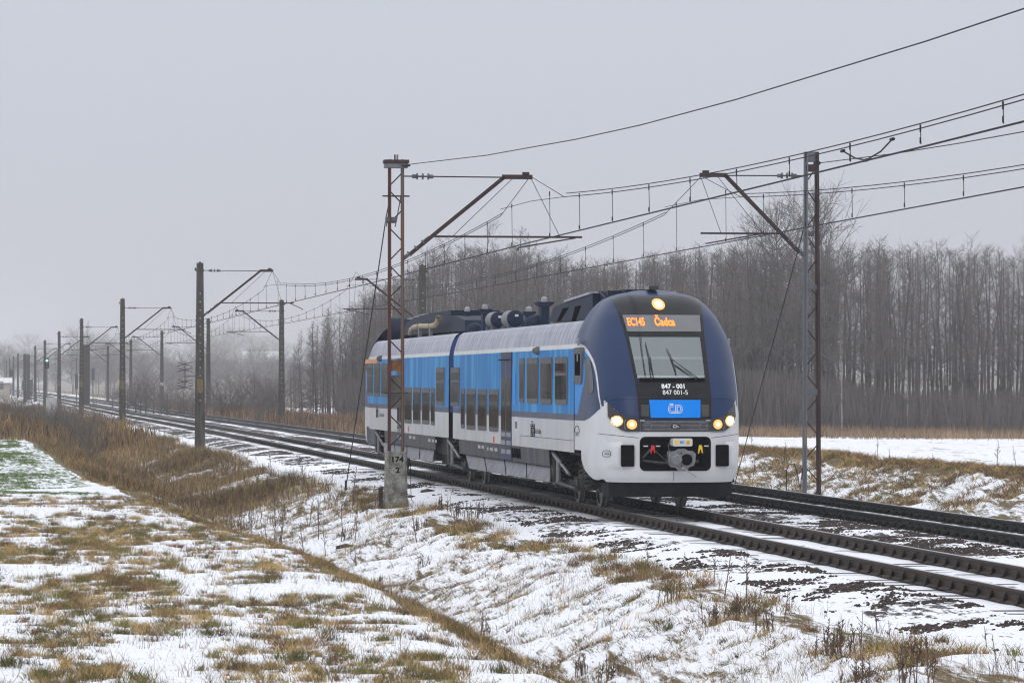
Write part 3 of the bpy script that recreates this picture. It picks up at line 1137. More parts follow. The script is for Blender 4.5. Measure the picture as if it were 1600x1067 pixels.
        bl.tube([nose_pt(xe, ze, .03), nose_pt(xm, 2.82 if wi == 0 else 2.74, .035), nose_pt(xm + .025, 2.58, .03), nose_pt(xm + .03, 2.48, .03)], [.006, .014, .010, .006], 4)
        bl.build('wiper_blade', 'black', wp)
    # ledge below the windscreen
    patch(np.linspace(2.37, 2.43, 3), lambda z: -.60, lambda z: .60, 14, .03, ['matblack'], 'wiper_ledge', par)
    # cab interior seen through the glass
    mb = MB()
    mb.box(-1.0, 1.0, 2.60, 2.62, 1.9, 3.35, 0)
    mb.box(-.98, -.96, 1.45, 2.6, 1.9, 3.30, 0)
    mb.box(.96, .98, 1.45, 2.6, 1.9, 3.30, 0)
    mb.box(-.95, .95, 1.65, 2.6, 3.30, 3.32, 0)
    mb.box(-.95, .95, .75, 2.6, 2.30, 2.34, 1)
    mb.build('cab_interior', ['cabin', 'matblack'], par)
    mb = MB()
    mb.box(-.9, .9, 1.9, 1.92, 2.50, 2.78, 2)
    mb.box(-.9, .9, 1.85, 1.89, 2.80, 2.845, 0)
    mb.box(-.8, .8, 1.45, 1.47, 2.42, 2.49, 0)
    mb.build('cab_partition', ['blind', 'cabin', 'under'], par)
    # coupler recess
    mb = MB()
    R = []

    def rr(w, z0, z1, c, n=5):
        pts = []
        for cx, cz, a0 in ((w - c, z1 - c, 0), (-w + c, z1 - c, 90), (-w + c, z0 + c, 180), (w - c, z0 + c, 270)):
            for i in range(n + 1):
                a = math.radians(a0 + 90 * i / n)
                pts.append((cx + c * math.cos(a), cz + c * math.sin(a)))
        res = []
        for i, p in enumerate(pts):
            q = pts[(i + 1) % len(pts)]
            res.append(p)
            m_ = 16 if math.hypot(q[0] - p[0], q[1] - p[1]) > .2 else 1
            res += [(p[0] + (q[0] - p[0]) * k / m_, p[1] + (q[1] - p[1]) * k / m_) for k in range(1, m_)]
        return res
    outer, inner = rr(.655, .765, 1.385, .10), rr(.60, .825, 1.335, .07)
    n = len(outer)
    yA = [float(nose_y(x, z)) for x, z in outer]
    vs = [(x, yA[i] - .012, z) for i, (x, z) in enumerate(outer)] + [(x, float(nose_y(x, z)) - .004, z) for x, z in inner] + [(x, .62, z) for x, z in inner]
    fs = []
    for k in range(2):
        fs += [(k * n + i, (k + 1) * n + i, (k + 1) * n + (i + 1) % n, k * n + (i + 1) % n) for i in range(n)]
    fs.append(tuple(range(2 * n, 3 * n)))
    mb.add(vs, fs)
    mb.box(-.56, -.12, .02, .06, .845, .862)
    mb.box(.12, .56, .02, .06, .845, .862)
    rc = mb.build('coupler_recess', 'matblack', par)
    mb = MB()
    mb.tube([(-.55, .3, 1.0), (-.42, .25, 1.15)], .02, 6)
    mb.tube([(-.35, .1, 1.12), (-.2, .15, 1.0), (-.12, .1, .93)], .006, 5)
    mb.tube([(-.62, .4, .95), (-.2, .4, .90), (.5, .4, .93)], .03, 8)
    mb.box(-.16, -.09, -.04, .0, 1.03, 1.12)
    mb.tube([(-.10, .0, 1.28), (-.14, -.02, 1.22), (-.12, -.02, 1.13), (-.08, 0, 1.1)], .012, 6)
    mb.build('hoses', 'castgrey', rc)
    for x, mm in ((-.42, 'red'), (.455, 'yellow')):
        mb = MB()
        mb.prism_y([(x - .045, 1.08), (x - .028, 1.08), (x - .005, 1.155), (x + .008, 1.155), (x + .03, 1.085), (x + .045, 1.09), (x + .03, 1.21), (x + .01, 1.235), (x - .025, 1.23), (x - .035, 1.18)], -.02, 0.0)
        mb.build('tap_handle', mm, rc)
    mb = MB()
    for x in (-.545, -.32, .57):
        mb.box(x - .04, x + .04, .01, .03, 1.205, 1.225)
    mb.build('tap_label', 'cabwhite', rc)
    # coupler
    cp = MB()
    oct_ = [(-.235, .88), (-.19, .83), (-.10, .82), (-.05, .76), (.10, .76), (.13, .82), (.22, .86), (.25, .93), (.255, 1.07), (.20, 1.12), (.12, 1.125), (.05, 1.16), (-.05, 1.16), (-.12, 1.12), (-.2, 1.11), (-.24, 1.06)]
    cp.prism_y([(x + .06, z + .01) for x, z in oct_], -.30, -.20)
    cp.prism_y([(x * .8 + .06, (z - .97) * .8 + .97) for x, z in oct_], -.20, .05)
    cp.bbox(-.08, .2, .0, .6, .86, 1.08, .03)
    c_ = cp.build('coupler', 'castgrey', par)
    mb = MB()
    mb.lathe([(.085, -.385), (.10, -.37), (.104, -.30)], (-.045, 0, .975), 'y', 20)
    mb.build('coupler_cone', 'castgrey', c_)
    mb = MB()
    mb.lathe([(.104, -.312), (.104, -.296)], (.15, 0, .975), 'y', 24)
    for x, z in ((.055, 1.09), (.055, .865)):
        mb.lathe([(.014, -.306), (.014, -.298)], (x, 0, z), 'y', 10)
    mb.build('coupler_cup', 'matblack', c_)
    mb = MB()
    mb.tube([(.09, -.32, .82), (.31, -.40, .665)], .013, 6)
    mb.lathe([(.03, -.34), (.03, -.3)], (.08, 0, .82), 'y', 10)
    mb.build('coupler_lever', 'silver', c_)
    mb = MB()
    mb.bbox(-.095, .265, -.25, .05, 1.215, 1.355, .02)
    bx = mb.build('coupler_box', 'cabwhite', c_)
    mb = MB()
    mb.box(-.06, .01, -.256, -.250, 1.25, 1.325)
    mb.box(.145, .215, -.256, -.250, 1.25, 1.325)
    mb.build('warning_label', 'yellow', bx)
    mb = MB()
    for a, b2 in (((.18, 1.31), (.157, 1.262)), ((.157, 1.262), (.203, 1.262)), ((.203, 1.262), (.18, 1.31))):
        mb.bar((a[0], -.258, a[1]), (b2[0], -.258, b2[1]), .006, .003)
    mb.build('warning_symbol', 'black', bx)
    textmesh('label_text', 'BC', .06, 'logoblue', bx, lambda x, z: (.077 + x, -.257, 1.268 + z), bold=.003)
    # black buffers set in raised white corner panels
    for s in (-1, 1):
        mb = MB()
        P, F = [], []
        zsn, nn = 9, 10
        for j in range(zsn + 1):
            z = .80 + (1.29 - .80) * j / zsn
            for i in range(nn + 1):
                x = .93 + (1.22 - .93) * i / nn
                e_in = min(1, i / 1.0) if i < 1 else 1
                off = .004 + .06 * min(1, j / 1.2, (zsn - j) / 1.2) * max(0.0, 1 - abs(i - 3) / 7) if i > 0 else .004
                P.append(nose_pt(s * x, z, off))
        for j in range(zsn):
            for i in range(nn):
                f = (j * (nn + 1) + i, j * (nn + 1) + i + 1, (j + 1) * (nn + 1) + i + 1, (j + 1) * (nn + 1) + i)
                F.append(f if s > 0 else f[::-1])
        npmesh('corner_panel', P, F, ['cabwhite'], None, par, smooth=False)
        mb.bbox(-.12, .12, -.07, .25, .845, 1.235, .015)
        bo = mb.build('buffer_block', 'matblack', par)
        bo.location = (s * .865, float(nose_y(.865, 1.0)) - .0, 0)
        bo.rotation_euler = (0, 0, s * .10)
    # panel joints on the bumper
    mb = MB()
    mb.tube([nose_pt(-.03, z, .002) for z in np.linspace(.58, .76, 6)], .004, 4)
    for s in (-1, 1):
        mb.tube([nose_pt(s * x, 1.375 - .04 * (1 - x) + .07 * (x - .66), .002) for x in np.linspace(.67, 1.30, 14)], .004, 4)
        mb.tube([nose_pt(s * x, 1.93 + .14 * (1 - ((x - .7) / .6)) + .06 * math.sin((x - .7) * 4), .0) for x in np.linspace(.69, 1.30, 14)], .0035, 4)
    mb.build('panel_joint', 'matblack', par)
    # oval plate on the left corner
    mb = MB()
    ov = rr(.055, 1.02, 1.13, .04)
    mb.tube([nose_pt(x - 1.16, z, .012 + .045) for x, z in ov + ov[:1]], .005, 4)
    mb.build('oval_plate', 'matblack', par)
    textmesh('plate_text', '500A', .06, 'matblack', par, lambda x, z: nose_pt(-1.16 + x * .6, 1.055 + z, .055))
    # snow plough
    mb = MB()
    mb.prism_z([(-1.18, .95), (-1.14, .55), (-.85, .28), (0, .16), (.85, .28), (1.14, .55), (1.18, .95), (.9, .95), (0, .7), (-.9, .95)], .29, .545)
    mb.box(-1.05, -.95, .6, .9, .2, .5)
    mb.box(.95, 1.05, .6, .9, .2, .5)
    mb.build('snow_plough', 'plow', par)
    mb = MB()
    mb.prism_z([(-1.30, 1.25), (-1.22, .7), (-.8, .34), (0, .24), (.8, .34), (1.22, .7), (1.30, 1.25)], .54, .60)
    mb.build('bumper_underside', 'matblack', par)


make_front(cab)
# lift sub-assemblies to be parts of the train itself where they are things one would name
for ch in list(kids(cab)):
    ch.parent = train

# rear cab: the same shell turned round, plain
rc_ = bpy.data.objects.new('cab_shell', cab.data)
COL.objects.link(rc_)
rc_.parent = train
rc_.location = (0, TL, 0)
rc_.rotation_euler = (0, 0, math.pi)
mb = MB()
mb.box(-.75, .75, -.0, .012, 2.4, 3.2)
rg_ = patch(np.linspace(2.3, 3.3, 6), lambda z: -.98 * mh(z), lambda z: .98 * mh(z), 8, .008, ['pane'], 'windscreen', train)
rg_.location = (0, TL, 0)
rg_.rotation_euler = (0, 0, math.pi)


# side window at the cab
def su(px, py, X=11.2):
    Y, Z = on_x(px, py, X)
    return Y - YF, Z


UJ = 2.8
UG = TL / 2
# ---- car bodies, cross-section strips
SEC = [(1.40, .72, 'skirt'), (1.42, 1.05, 'sidewhite'), (1.42, 1.65, 'band'), (1.42, 1.77, 'blue'), (1.405, 3.00, 'cream'), (1.395, 3.085, 'roofsil'),
       (1.365, 3.2, 'roofsil'), (1.31, 3.36, 'roofsil'), (1.25, 3.47, 'roofsil'), (1.17, 3.53, 'roofsil'), (.6, 3.56, 'roofsil'), (0, 3.58, 'roofsil')]


def car_body(u0, u1, cuts, parent):
    """side strips; below 1.05 only where there is a skirt (u not inside a bogie cut-out)"""
    us = sorted(set([u0, u1] + [c for cc in cuts for c in cc if u0 < c < u1]))
    names = ['skirt', 'sidewhite', 'band', 'blue', 'cream', 'roofsil', 'matblack']
    mb = MB()
    for s in (-1, 1):
        for k in range(len(SEC) - 1):
            (x0, z0, m0), (x1, z1, _) = SEC[k], SEC[k + 1]
            for a, b2 in zip(us[:-1], us[1:]):
                if m0 == 'skirt' and any(c0 - .01 < (a + b2) / 2 < c1 + .01 for c0, c1 in cuts):
                    continue
                vs = [(s * x0, a, z0), (s * x0, b2, z0), (s * x1, b2, z1), (s * x1, a, z1)]
                mb.add(vs, [(0, 3, 2, 1) if s < 0 else (0, 1, 2, 3)][0:1], names.index(m0))
    # end walls
    for u, fl in ((u0, 1), (u1, -1)):
        pts = [(s[0], s[1]) for s in SEC[1:]]
        ring = [(x, z) for x, z in pts] + [(-x, z) for x, z in pts[::-1][1:]]
        mb.add([(x, u, z) for x, z in ring], [tuple(range(len(ring)))], 6)
    # floor
    mb.add([(-1.42, u0, 1.05), (1.42, u0, 1.05), (1.42, u1, 1.05), (-1.42, u1, 1.05)], [(0, 1, 2, 3)], 6)
    o = mb.build('car_body', names, parent, smooth=True)
    return o


cutF = [(UJ, su(857, 700)[0]), (su(716, 700)[0], UG - .12)]
cutR = [(UG + .12, su(679, 690)[0]), (su(600, 680)[0], TL - UJ)]
bodyF = car_body(UJ, UG - .42, cutF, train)
bodyR = car_body(UG + .42, TL - UJ, cutR, train)
mb = MB()
sec = [(1.38, .62), (1.38, 3.05), (1.34, 3.2), (1.28, 3.36), (1.15, 3.50), (.5, 3.53)]
ring = sec + [(-x, z) for x, z in sec[::-1]]
mb.prism_y([(x * .985, max(z, 1.66)) for x, z in ring], UG - .425, UG + .425)
for k in range(14):
    y = UG - .39 + k * .056
    mb.prism_y([(x * 1.012, max(z + .01, 1.66)) for x, z in ring], y, y + .018)
mb.build('gangway', mat('gangway_navy', (0.006, 0.03, 0.17), (0.01, 0.04, 0.20), rough=0.6, scale=3), train)
mb = MB()
mb.prism_y([(-1.34, .95), (1.34, .95), (1.34, 1.66), (-1.34, 1.66)], UG - .425, UG + .425)
mb.build('gangway_skirt', 'under', train)

# panel joints in the sides
mb = MB()
for u in (UJ + .0, su(714, 600)[0] + 2, su(830, 600)[0]):
    pass
mb.box(-1.428, -1.422, UJ - .012, UJ + .012, 1.1, 3.0)
for px in (659, ):
    u = su(px, 650)[0]
    mb.box(-1.424, -1.419, u - .008, u + .008, 1.05, 1.62)
mb.box(-1.424, -1.419, UJ + .05, su(812, 690)[0], 1.27, 1.276)
mb.box(-1.424, -1.419, su(812, 690)[0], su(812, 690)[0] + .01, 1.05, 1.276)
mb.build('side_joint', 'matblack', train)


# ---- side windows from the photograph's places on the side plane
def zoomA(u, v):
    return 550 + u * .23432, 430 + v * .23432


def rrect(c0, c1, z0, z1, r, n=4):
    pts = []
    for cy, cz, a0 in ((c1 - r, z1 - r, 0), (c0 + r, z1 - r, 90), (c0 + r, z0 + r, 180), (c1 - r, z0 + r, 270)):
        for i in range(n + 1):
            a = math.radians(a0 + 90 * i / n)
            pts.append((cy + r * math.cos(a), cz + r * math.sin(a)))
    return pts


def side_window(u0, u1, z0, z1, bar=None, both=True):
    for s in ((-1, 1) if both else (-1,)):
        mb = MB()
        r = min(.10, (u1 - u0) * .28)
        mb.prism_x(rrect(u0, u1, z0, z1, r), s * 1.405, s * 1.432)
        fr = mb.build('window', 'frame', train)
        pm = MB()
        f = .055 if u1 - u0 > .45 else .04
        zs_ = [(z0 + .10, z1 - .12)] if bar is None else [(z0 + .10, bar - .03), (bar + .03, z1 - .12)]
        for a, b2 in zs_:
            pm.prism_x(rrect(u0 + f, u1 - f, a, b2, min(.06, r * .6)), s * 1.40, s * 1.437)
        pm.build('window_pane', 'pane', fr)


WIN = [  # u0,u1,v0,v1 in the enlarged crop, bar v
    (1352, 1432, 545, 862, 660), (1255, 1330, 548, 858, None), (1165, 1237, 552, 854, None), (1115, 1145, 553, 850, None),
    (913, 975, 760, 1042, None), (837, 895, 760, 1035, None), (763, 821, 758, 1030, None), (725, 750, 758, 1022, None),
    (657, 713, 615, 874, 705), (560, 612, 615, 866, 708), (525, 550, 752, 1000, None), (467, 515, 750, 993, None),
    (407, 455, 748, 990, None), (350, 396, 748, 987, None), (194, 236, 588, 810, None), (146, 183, 588, 808, None), (100, 135, 588, 804, 668)]
for a, b2, v0, v1, bv in WIN:
    pc = zoomA((a + b2) / 2, (v0 + v1) / 2)
    uL, _ = su(*zoomA(a, 700))
    uR, _ = su(*zoomA(b2, 700))
    _, z1 = su(*zoomA((a + b2) / 2, v0))
    _, z0 = su(*zoomA((a + b2) / 2, v1))
    zb_ = su(*zoomA((a + b2) / 2, bv))[1] if bv else None
    side_window(min(uL, uR), max(uL, uR), z0, z1, zb_)


def side_door(pxl, pxr, ztop):
    ua, ub_ = sorted((su(pxl, 600)[0], su(pxr, 600)[0]))
    for s in (-1, 1):
        mb = MB()
        mb.box(min(s * 1.38, s * 1.428), max(s * 1.38, s * 1.428), ua, ub_, .74, ztop)
        d = mb.build('door', 'navy', train)
        mm = MB()
        uc = (ua + ub_) / 2
        w = (ub_ - ua) / 2
        for k in (0, 1):
            a, b3 = ua + k * w + .07, ua + (k + 1) * w - .07
            mm.prism_x(rrect(a, b3, 1.35, ztop - .55, .08), s * 1.40, s * 1.436)
        mm.build('door_window', 'pane', d)
        hb = MB()
        hb.box(min(s * 1.43, s * 1.434), max(s * 1.43, s * 1.434), uc - .012, uc + .012, .76, ztop - .2)
        for k in (0, 1):
            a = ua + k * w
            for zz_ in (.86, 1.05, 1.22):
                hb.box(min(s * 1.43, s * 1.435), max(s * 1.43, s * 1.435), a + .1, a + w - .1, zz_, zz_ + .09)
        hb.build('door_trim', 'silver', d)
        hr = MB()
        hr.tube([(s * 1.47, ua - .06, ztop - .16), (s * 1.47, ub_ + .06, ztop - .16)], .012, 6)
        hr.build('door_rail', 'matblack', d)
    return ua, ub_


side_door(550 + 992 * .23432, 550 + 1062 * .23432, 3.0)
side_door(550 + 300 * .23432, 550 + 332 * .23432, 3.0)

# small side details (left side)
mb = MB()
for px, py in ((771, 686), (637.5, 669.5)):
    u, z = su(px, py)
    mb.box(-1.427, -1.42, u - .09, u + .09, z - .07, z + .06)
mb.build('red_marker', 'red', train)
mb = MB()
ua, ub_ = sorted((su(569.5, 557)[0], su(588.5, 557)[0]))
mb.box(-1.424, -1.40, ua, ub_, 2.90, 3.02)
mb.build('class_stripe', 'orange', train)
for px, py in ((840, 548), (594.5, 560)):
    mb = MB()
    u, z = su(px, py)
    mb.lathe([(.09, 0), (.085, -.05), (.05, -.12), (.02, -.14)], (-1.40, u, z), 'x', 14)
    mb.build('side_camera', 'frame', train)
# tall louvre beside the cab, following the curved corner


def shell_at(u, z, s=-1):
    """x on the nose for distance u behind the tip"""
    r = 1 - (u - float(ny0(z))) / (LN - float(ny0(z)))
    r = min(max(r, 0), 1)
    return s * float(nw(z)) * (1 - r ** 4.1) ** .25 * float(widen(z, r))


def shell_patch(name, ring, off, mname, s, parent):
    """flat-topped plate whose outline (u, z) lies off metres proud of the cab side"""
    mb = MB()
    n = len(ring)
    vs = [(shell_at(u, z, s) + s * off, u - off * .4, z) for u, z in ring] + [(shell_at(u, z, s) - s * .01, u, z) for u, z in ring]
    mb.add(vs, [tuple(range(n)), tuple(range(2 * n - 1, n - 1, -1))] + [(i, i + n, (i + 1) % n + n, (i + 1) % n) for i in range(n)])
    return mb.build(name, mname, parent)


ua, ub_ = sorted((su(897.5, 580)[0], su(908.5, 580)[0]))
ub_ = min(ub_, UJ - .06)
z1, z0 = su(902, 543)[1], su(902, 600)[1]
for s in (-1, 1):
    mb = MB()
    mb.prism_x(rrect(ua, ub_, z0, z1, .10), s * 1.37, s * 1.436)
    lv = mb.build('side_grille', 'frame', train)
    mb = MB()
    mb.prism_x(rrect(ua + .13, ub_ - .10, z0 + .16, z1 - .12, .03), s * 1.40, s * 1.440)
    mb.build('grille_opening', 'matblack', lv)
    for z in (z0 + .42, z0 + .72):
        mb = MB()
        mb.prism_x(rrect((ua + ub_) / 2 - .05, (ua + ub_) / 2 + .05, z, z + .13, .02), s * 1.41, s * 1.444)
        mb.build('grille_catch', 'silver', lv)
# cab side window: follows the curved corner
poly = [(1.72, 1.18, 2.92), (1.72, 1.02, 2.6), (1.72, .98, 2.35), (1.6, 1.15, 2.18)]
P, F = [], []
rows = [(2.16, 1.12, 1.50), (2.22, 1.02, 1.56), (2.35, 1.06, 1.62), (2.55, 1.18, 1.68), (2.72, 1.34, 1.74), (2.84, 1.50, 1.80)]
for s in (-1, 1):
    P, F = [], []
    for z, a, b2 in rows:
        for i in range(7):
            u = a + (b2 - a) * i / 6
            P.append((shell_at(u, z, s) + s * .008, u - .003, z))
    for j in range(len(rows) - 1):
        for i in range(6):
            F.append((j * 7 + i, j * 7 + i + 1, (j + 1) * 7 + i + 1, (j + 1) * 7 + i))
    npmesh('cab_side_window', P, F, ['pane'], None, train)
# markings on the white side
for txt, px, py, sz, mm in (('České dráhy', 838, 677, .15, 'matblack'), ('České dráhy', 596, 651, .16, 'matblack'), ('DKSP', 901, 681, .11, 'matblack')):
    u, z = su(px, py)
    textmesh('side_lettering', txt, sz, mm, train, lambda x, zz, u=u, z=z: (-1.4245, u - x, z + zz), sx=1.6)
for px, py, hh in ((832, 672, .36), (589, 645, .36)):
    u, z = su(px, py)
    mb = MB()
    for k in range(3):
        q = k * .035
        mb.tube([(-1.424, u + .25 - q, z - .12 + q), (-1.424, u + .25 - q, z + .12 - q), (-1.424, u - .25 + q, z + .12 - q), (-1.424, u - .25 + q, z - .12 + q), (-1.424, u + .25 - q, z - .12 + q)], .008, 4)
    mb.tube([(-1.424, u + .2, z + .17), (-1.424, u + .0, z + .17)], .01, 4)
    mb.tube([(-1.424, u, z - .12), (-1.424, u, z + .12)], .008, 4)
    mb.build('side_logo', 'matblack', train)
u, z = su(901, 675)
mb = MB()
mb.tube([(-1.40 if False else shell_at(min(2.75, u), z) - .004, u + .0 + .28 * math.cos(a), z + .12 * math.sin(a)) for a in np.linspace(0, math.pi, 10)], .006, 4)
mb.build('side_emblem', 'matblack', train)
u, z = su(806, 663)
mb = MB()
mb.box(-1.424, -1.42, u - .2, u + .2, z - .16, z + .16)
wp_ = mb.build('pictogram_panel', 'cabwhite', train)
mb = MB()
for k in (-1, 1):
    mb.box(-1.427, -1.4245, u + k * .09 - .04, u + k * .09 + .04, z - .08, z + .06)
mb.build('pictogram', 'matblack', wp_)
mb = MB()
for a, b2, zz_ in ((760, 776, .88), (744, 757, .9), (668, 681, .9), (636, 650, .92)):
    ua, ub_ = sorted((su(a, 700)[0], su(b2, 700)[0]))
    nseg = 7
    for k in range(nseg):
        if (k * 7 + int(a)) % 3 == 0:
            continue
        mb.box(-1.425, -1.405, ua + (ub_ - ua) * k / nseg, ua + (ub_ - ua) * (k + .55) / nseg, zz_, zz_ + .07)
mb.build('skirt_lettering', 'sidewhite', train)
# bright access panel left of the cab door
u0_, u1_ = sorted((su(801, 640)[0], su(804.5, 640)[0]))
mb = MB()
mb.box(-1.424, -1.40, u0_, u1_, 1.9, 2.55)
mb.build('door_button_panel', 'bluecab', train)

# ---- fairings, underframe, bogies
for a, b2 in ((su(721, 712)[0], su(852, 731)[0]), (su(593, 690)[0], su(672, 705)[0])):
    ua, ub_ = sorted((a, b2))
    for s in (-1, 1):
        mb = MB()
        x0, x1 = s * 1.36, s * 1.52
        vs = [(s * 1.33, ua, .70), (s * 1.33, ub_, .70), (s * 1.46, ub_ - 1.6, .43), (s * 1.46, ua - .75, .43)]
        vs2 = [(x - s * .03, y, z - .02) for x, y, z in vs]
        mb.add(vs + vs2, [(0, 1, 2, 3), (7, 6, 5, 4), (0, 4, 5, 1), (1, 5, 6, 2), (2, 6, 7, 3), (3, 7, 4, 0)])
        fa = mb.build('side_fairing', 'fairing', train)
        jm = MB()
        for k in range(1, 4):
            f = k / 4
            p0 = Vector((s * 1.335, ua + (ub_ - ua) * f, .705))
            p1 = Vector((s * 1.466, ua - .75 + (ub_ - .85 - ua) * f, .434))
            jm.tube([p0, p1], .008, 4)
        jm.build('fairing_joint', 'matblack', fa)
mb = MB()
for a, b2 in ((8.0, 20.0), (24.0, 35.5)):
    mb.box(-1.25, 1.25, a, b2, .62, 1.04)
    mb.box(-1.1, 1.1, a + .4, a + 2.2, .36, .62)
    mb.box(-1.15, 1.15, a + 3, b2 - 3.2, .42, .62)
    mb.cyl((-.9, b2 - 2.8, .55), (-.9, b2 - 1.0, .55), .2, 14)
mb.box(-1.2, 1.2, 1.4, 8, .98, 1.08)
mb.build('underframe', 'under', train)
mb = MB()
for k in range(8):
    ua = su(812, 700)[0] + .35 * k
    mb.box(-1.426, -1.40, ua, ua + .22, .80, 1.0)
mb.build('skirt_vents', 'matblack', train)


def bogie(uc, wb=2.7, parent=train):
    fm = MB()
    for s in (-1, 1):
        fm.prism_x([(-2.0, .62), (-1.7, .80), (-.9, .78), (-.5, .55), (.5, .55), (.9, .78), (1.7, .80), (2.0, .62), (1.6, .52), (.9, .56), (.6, .38), (-.6, .38), (-.9, .56), (-1.6, .52)], s * 1.0 - .09, s * 1.0 + .09)
    fm.box(-.95, .95, -.35, .35, .45, .80)
    fr = fm.build('bogie', 'bogie', parent)
    fr.location = (0, uc, 0)
    for d in (-wb / 2, wb / 2):
        for s in (-1, 1):
            wm = MB()
            wm.lathe([(.30, -.07), (.43, -.065), (.445, -.03), (.445, -.02), (.425, .0), (.42, .065), (.36, .07), (.34, .03), (.15, .03), (.13, .09)] if s > 0 else
                     [(.13, -.09), (.15, -.03), (.34, -.03), (.36, -.07), (.42, -.065), (.425, 0), (.445, .02), (.445, .03), (.43, .065), (.30, .07)], (s * .75, d, .425), 'x', 28)
            w = wm.build('wheel', 'wheel', fr, smooth=True)
            am = MB()
            am.bbox(-.17 + s * 1.03 - .0, .17 + s * 1.03, d - .2, d + .2, .32, .58, .05)
            am.lathe([(.13, 0), (.13, .12), (.08, .14)], (s * 1.12 if s > 0 else -1.26, d, .43), 'x', 14)
            am.build('axle_box', 'bogie', fr)
            for e2 in (-.36, .36):
                sm = MB()
                pts = [(s * 1.06 + .085 * math.cos(a), d + e2 + .085 * math.sin(a), .36 + .38 * a / (2 * math.pi * 4.5)) for a in np.linspace(0, 2 * math.pi * 4.5, 56)]
                sm.tube(pts, .02, 6)
                sm.build('coil_spring', 'bogie', fr)
    for s in (-1, 1):
        sm = MB()
        pts = [(s * 1.18 + .14 * math.cos(a), .0 + .14 * math.sin(a), .5 + .5 * a / (2 * math.pi * 4)) for a in np.linspace(0, 2 * math.pi * 4, 60)]
        sm.tube(pts, .032, 6)
        sm.cyl((s * 1.18, 0, .98), (s * 1.18, 0, 1.06), .2)
        sm.build('air_spring', 'matblack', fr)
        dm = MB()
        dm.tube([(s * 1.33, -.9, .62), (s * 1.33, 1.2, 1.0)], [.032, .032], 10)
        dm.tube([(s * 1.33, .1, .80), (s * 1.33, 1.2, 1.0)], [.045, .045], 10)
        dm.cyl((s * 1.30, .62, .42), (s * 1.30, .62, .90), .05, 10)
        dm.build('damper', 'castgrey', fr)
        bm_ = MB()
        bm_.prism_x([(1.15, 1.08), (1.45, 1.08), (1.35, .7), (1.2, .4), (.95, .4), (1.05, .8)], s * 1.30 - .05, s * 1.30 + .05)
        bm_.tube([(s * 1.3, 1.0, .42), (s * 1.3, -1.6, .36)], .035, 8)
        bm_.build('bogie_bracket', 'bogie', fr)
    mbx = MB()
    mbx.cyl((-.7, -wb / 2, .43), (.7, -wb / 2, .43), .09, 12)
    mbx.cyl((-.7, wb / 2, .43), (.7, wb / 2, .43), .09, 12)
    mbx.build('axle', 'wheel', fr)


bogie(4.95)
bogie(UG)
bogie(TL - 4.95)

# ---- roof equipment


def ru(px, py, xl):
    """(u, z) on the upright plane xl metres from the train's centre line"""
    Y, Z = on_x(px, py, XN + xl)
    return Y - YF, Z


# rear car: big navy housing
xl = -.75
pts = [(630, 524), (634, 505), (645, 497), (663, 491), (714, 494), (726, 500), (727, 517)]
pp = [ru(px, py, xl) for px, py in pts]
mb = MB()
mb.prism_x([(u, z) for u, z in pp], xl, 1.0)
hs = mb.build('roof_cooling_housing', 'eqnavy', train)
u_, z_ = ru(682, 489, xl)
mb = MB()
mb.box(xl + .1, .6, u_ - 2.2, u_ + 2.5, z_ - .1, z_ + .03)
mb.build('housing_lid', 'eqnavy', hs)
mb = MB()
for k in range(3):
    a = ru(640 + k * 9, 500 - k * 3, xl)
    mb.box(xl - .01, .9, a[0] - .9, a[0] + .5, a[1] + .02, a[1] + .05)
mb.build('housing_slats', 'silver', hs)
mb = MB()
xe = -1.02
pth = [ru(*p, xe) for p in ((640.5, 521), (642, 515), (647, 511), (655, 509.5), (664, 509.5), (674, 509.5), (680, 508), (684, 503), (685.5, 496), (685.5, 494))]
mb.tube([(xe, u, z) for u, z in pth], [.06, .06, .062, .062, .064, .064, .068, .075, .08, .085], 14)
ex = mb.build('exhaust_pipe', 'beige', train, smooth=True)
mb = MB()
for px in (656, 673):
    u, z = ru(px, 509.5, xe)
    mb.lathe([(.08, -.03), (.08, .03)], (xe, u, z), 'y', 14)
    mb.box(xe - .04, xe + .04, u - .1, u + .1, 3.5, z)
mb.build('pipe_clamp', 'castgrey', ex)
# round tank and cowl at the rear hood
mb = MB()
u, z = ru(617, 513, -.7)
mb.cyl((-.85, u, z), (.4, u, z), .30, 20)
mb.build('roof_tank', 'eqnavy', train, smooth=True)
# domes, chimneys and tanks on the front car
for px, py, r in ((719.5, 513, .20), (742.5, 511.5, .20), (837, 500, .235)):
    u, z = ru(px, py, -.55)
    mb = MB()
    mb.lathe([(r, 0), (r * 1.02, z - 3.56 - .02), (r * .8, z - 3.56 + .06), (r * .4, z - 3.56 + .10), (.02, z - 3.56 + .12)], (-.55, u, 3.55), 'z', 20)
    mb.build('roof_dome', 'eqnavy', train, smooth=True)
for px, ptop, w in ((730, 487, .16), (757.5, 483, .16), (826, 487, .15), (850, 472, .20)):
    u, z = ru(px, ptop, -.4)
    mb = MB()
    mb.bbox(-.4 - w * .45, -.4 + w * .45, u - w, u + w, 3.55, z - .05, .02)
    mb.prism_y([(-.4 - w * .5, z - .10), (-.4 + w * .5, z - .10), (-.4 + w * .95, z - .03), (-.4 + w * .95, z), (-.4 - w * .95, z), (-.4 - w * .95, z - .03)], u - w * 1.2, u + w * 1.2)
    ch = mb.build('roof_vent', 'eqnavy', train)
    mb = MB()
    mb.lathe([(.07, 0), (.07, .08), (.03, .12)], (-.4, u, z), 'z', 10)
    mb.build('vent_cap', 'silver', ch)
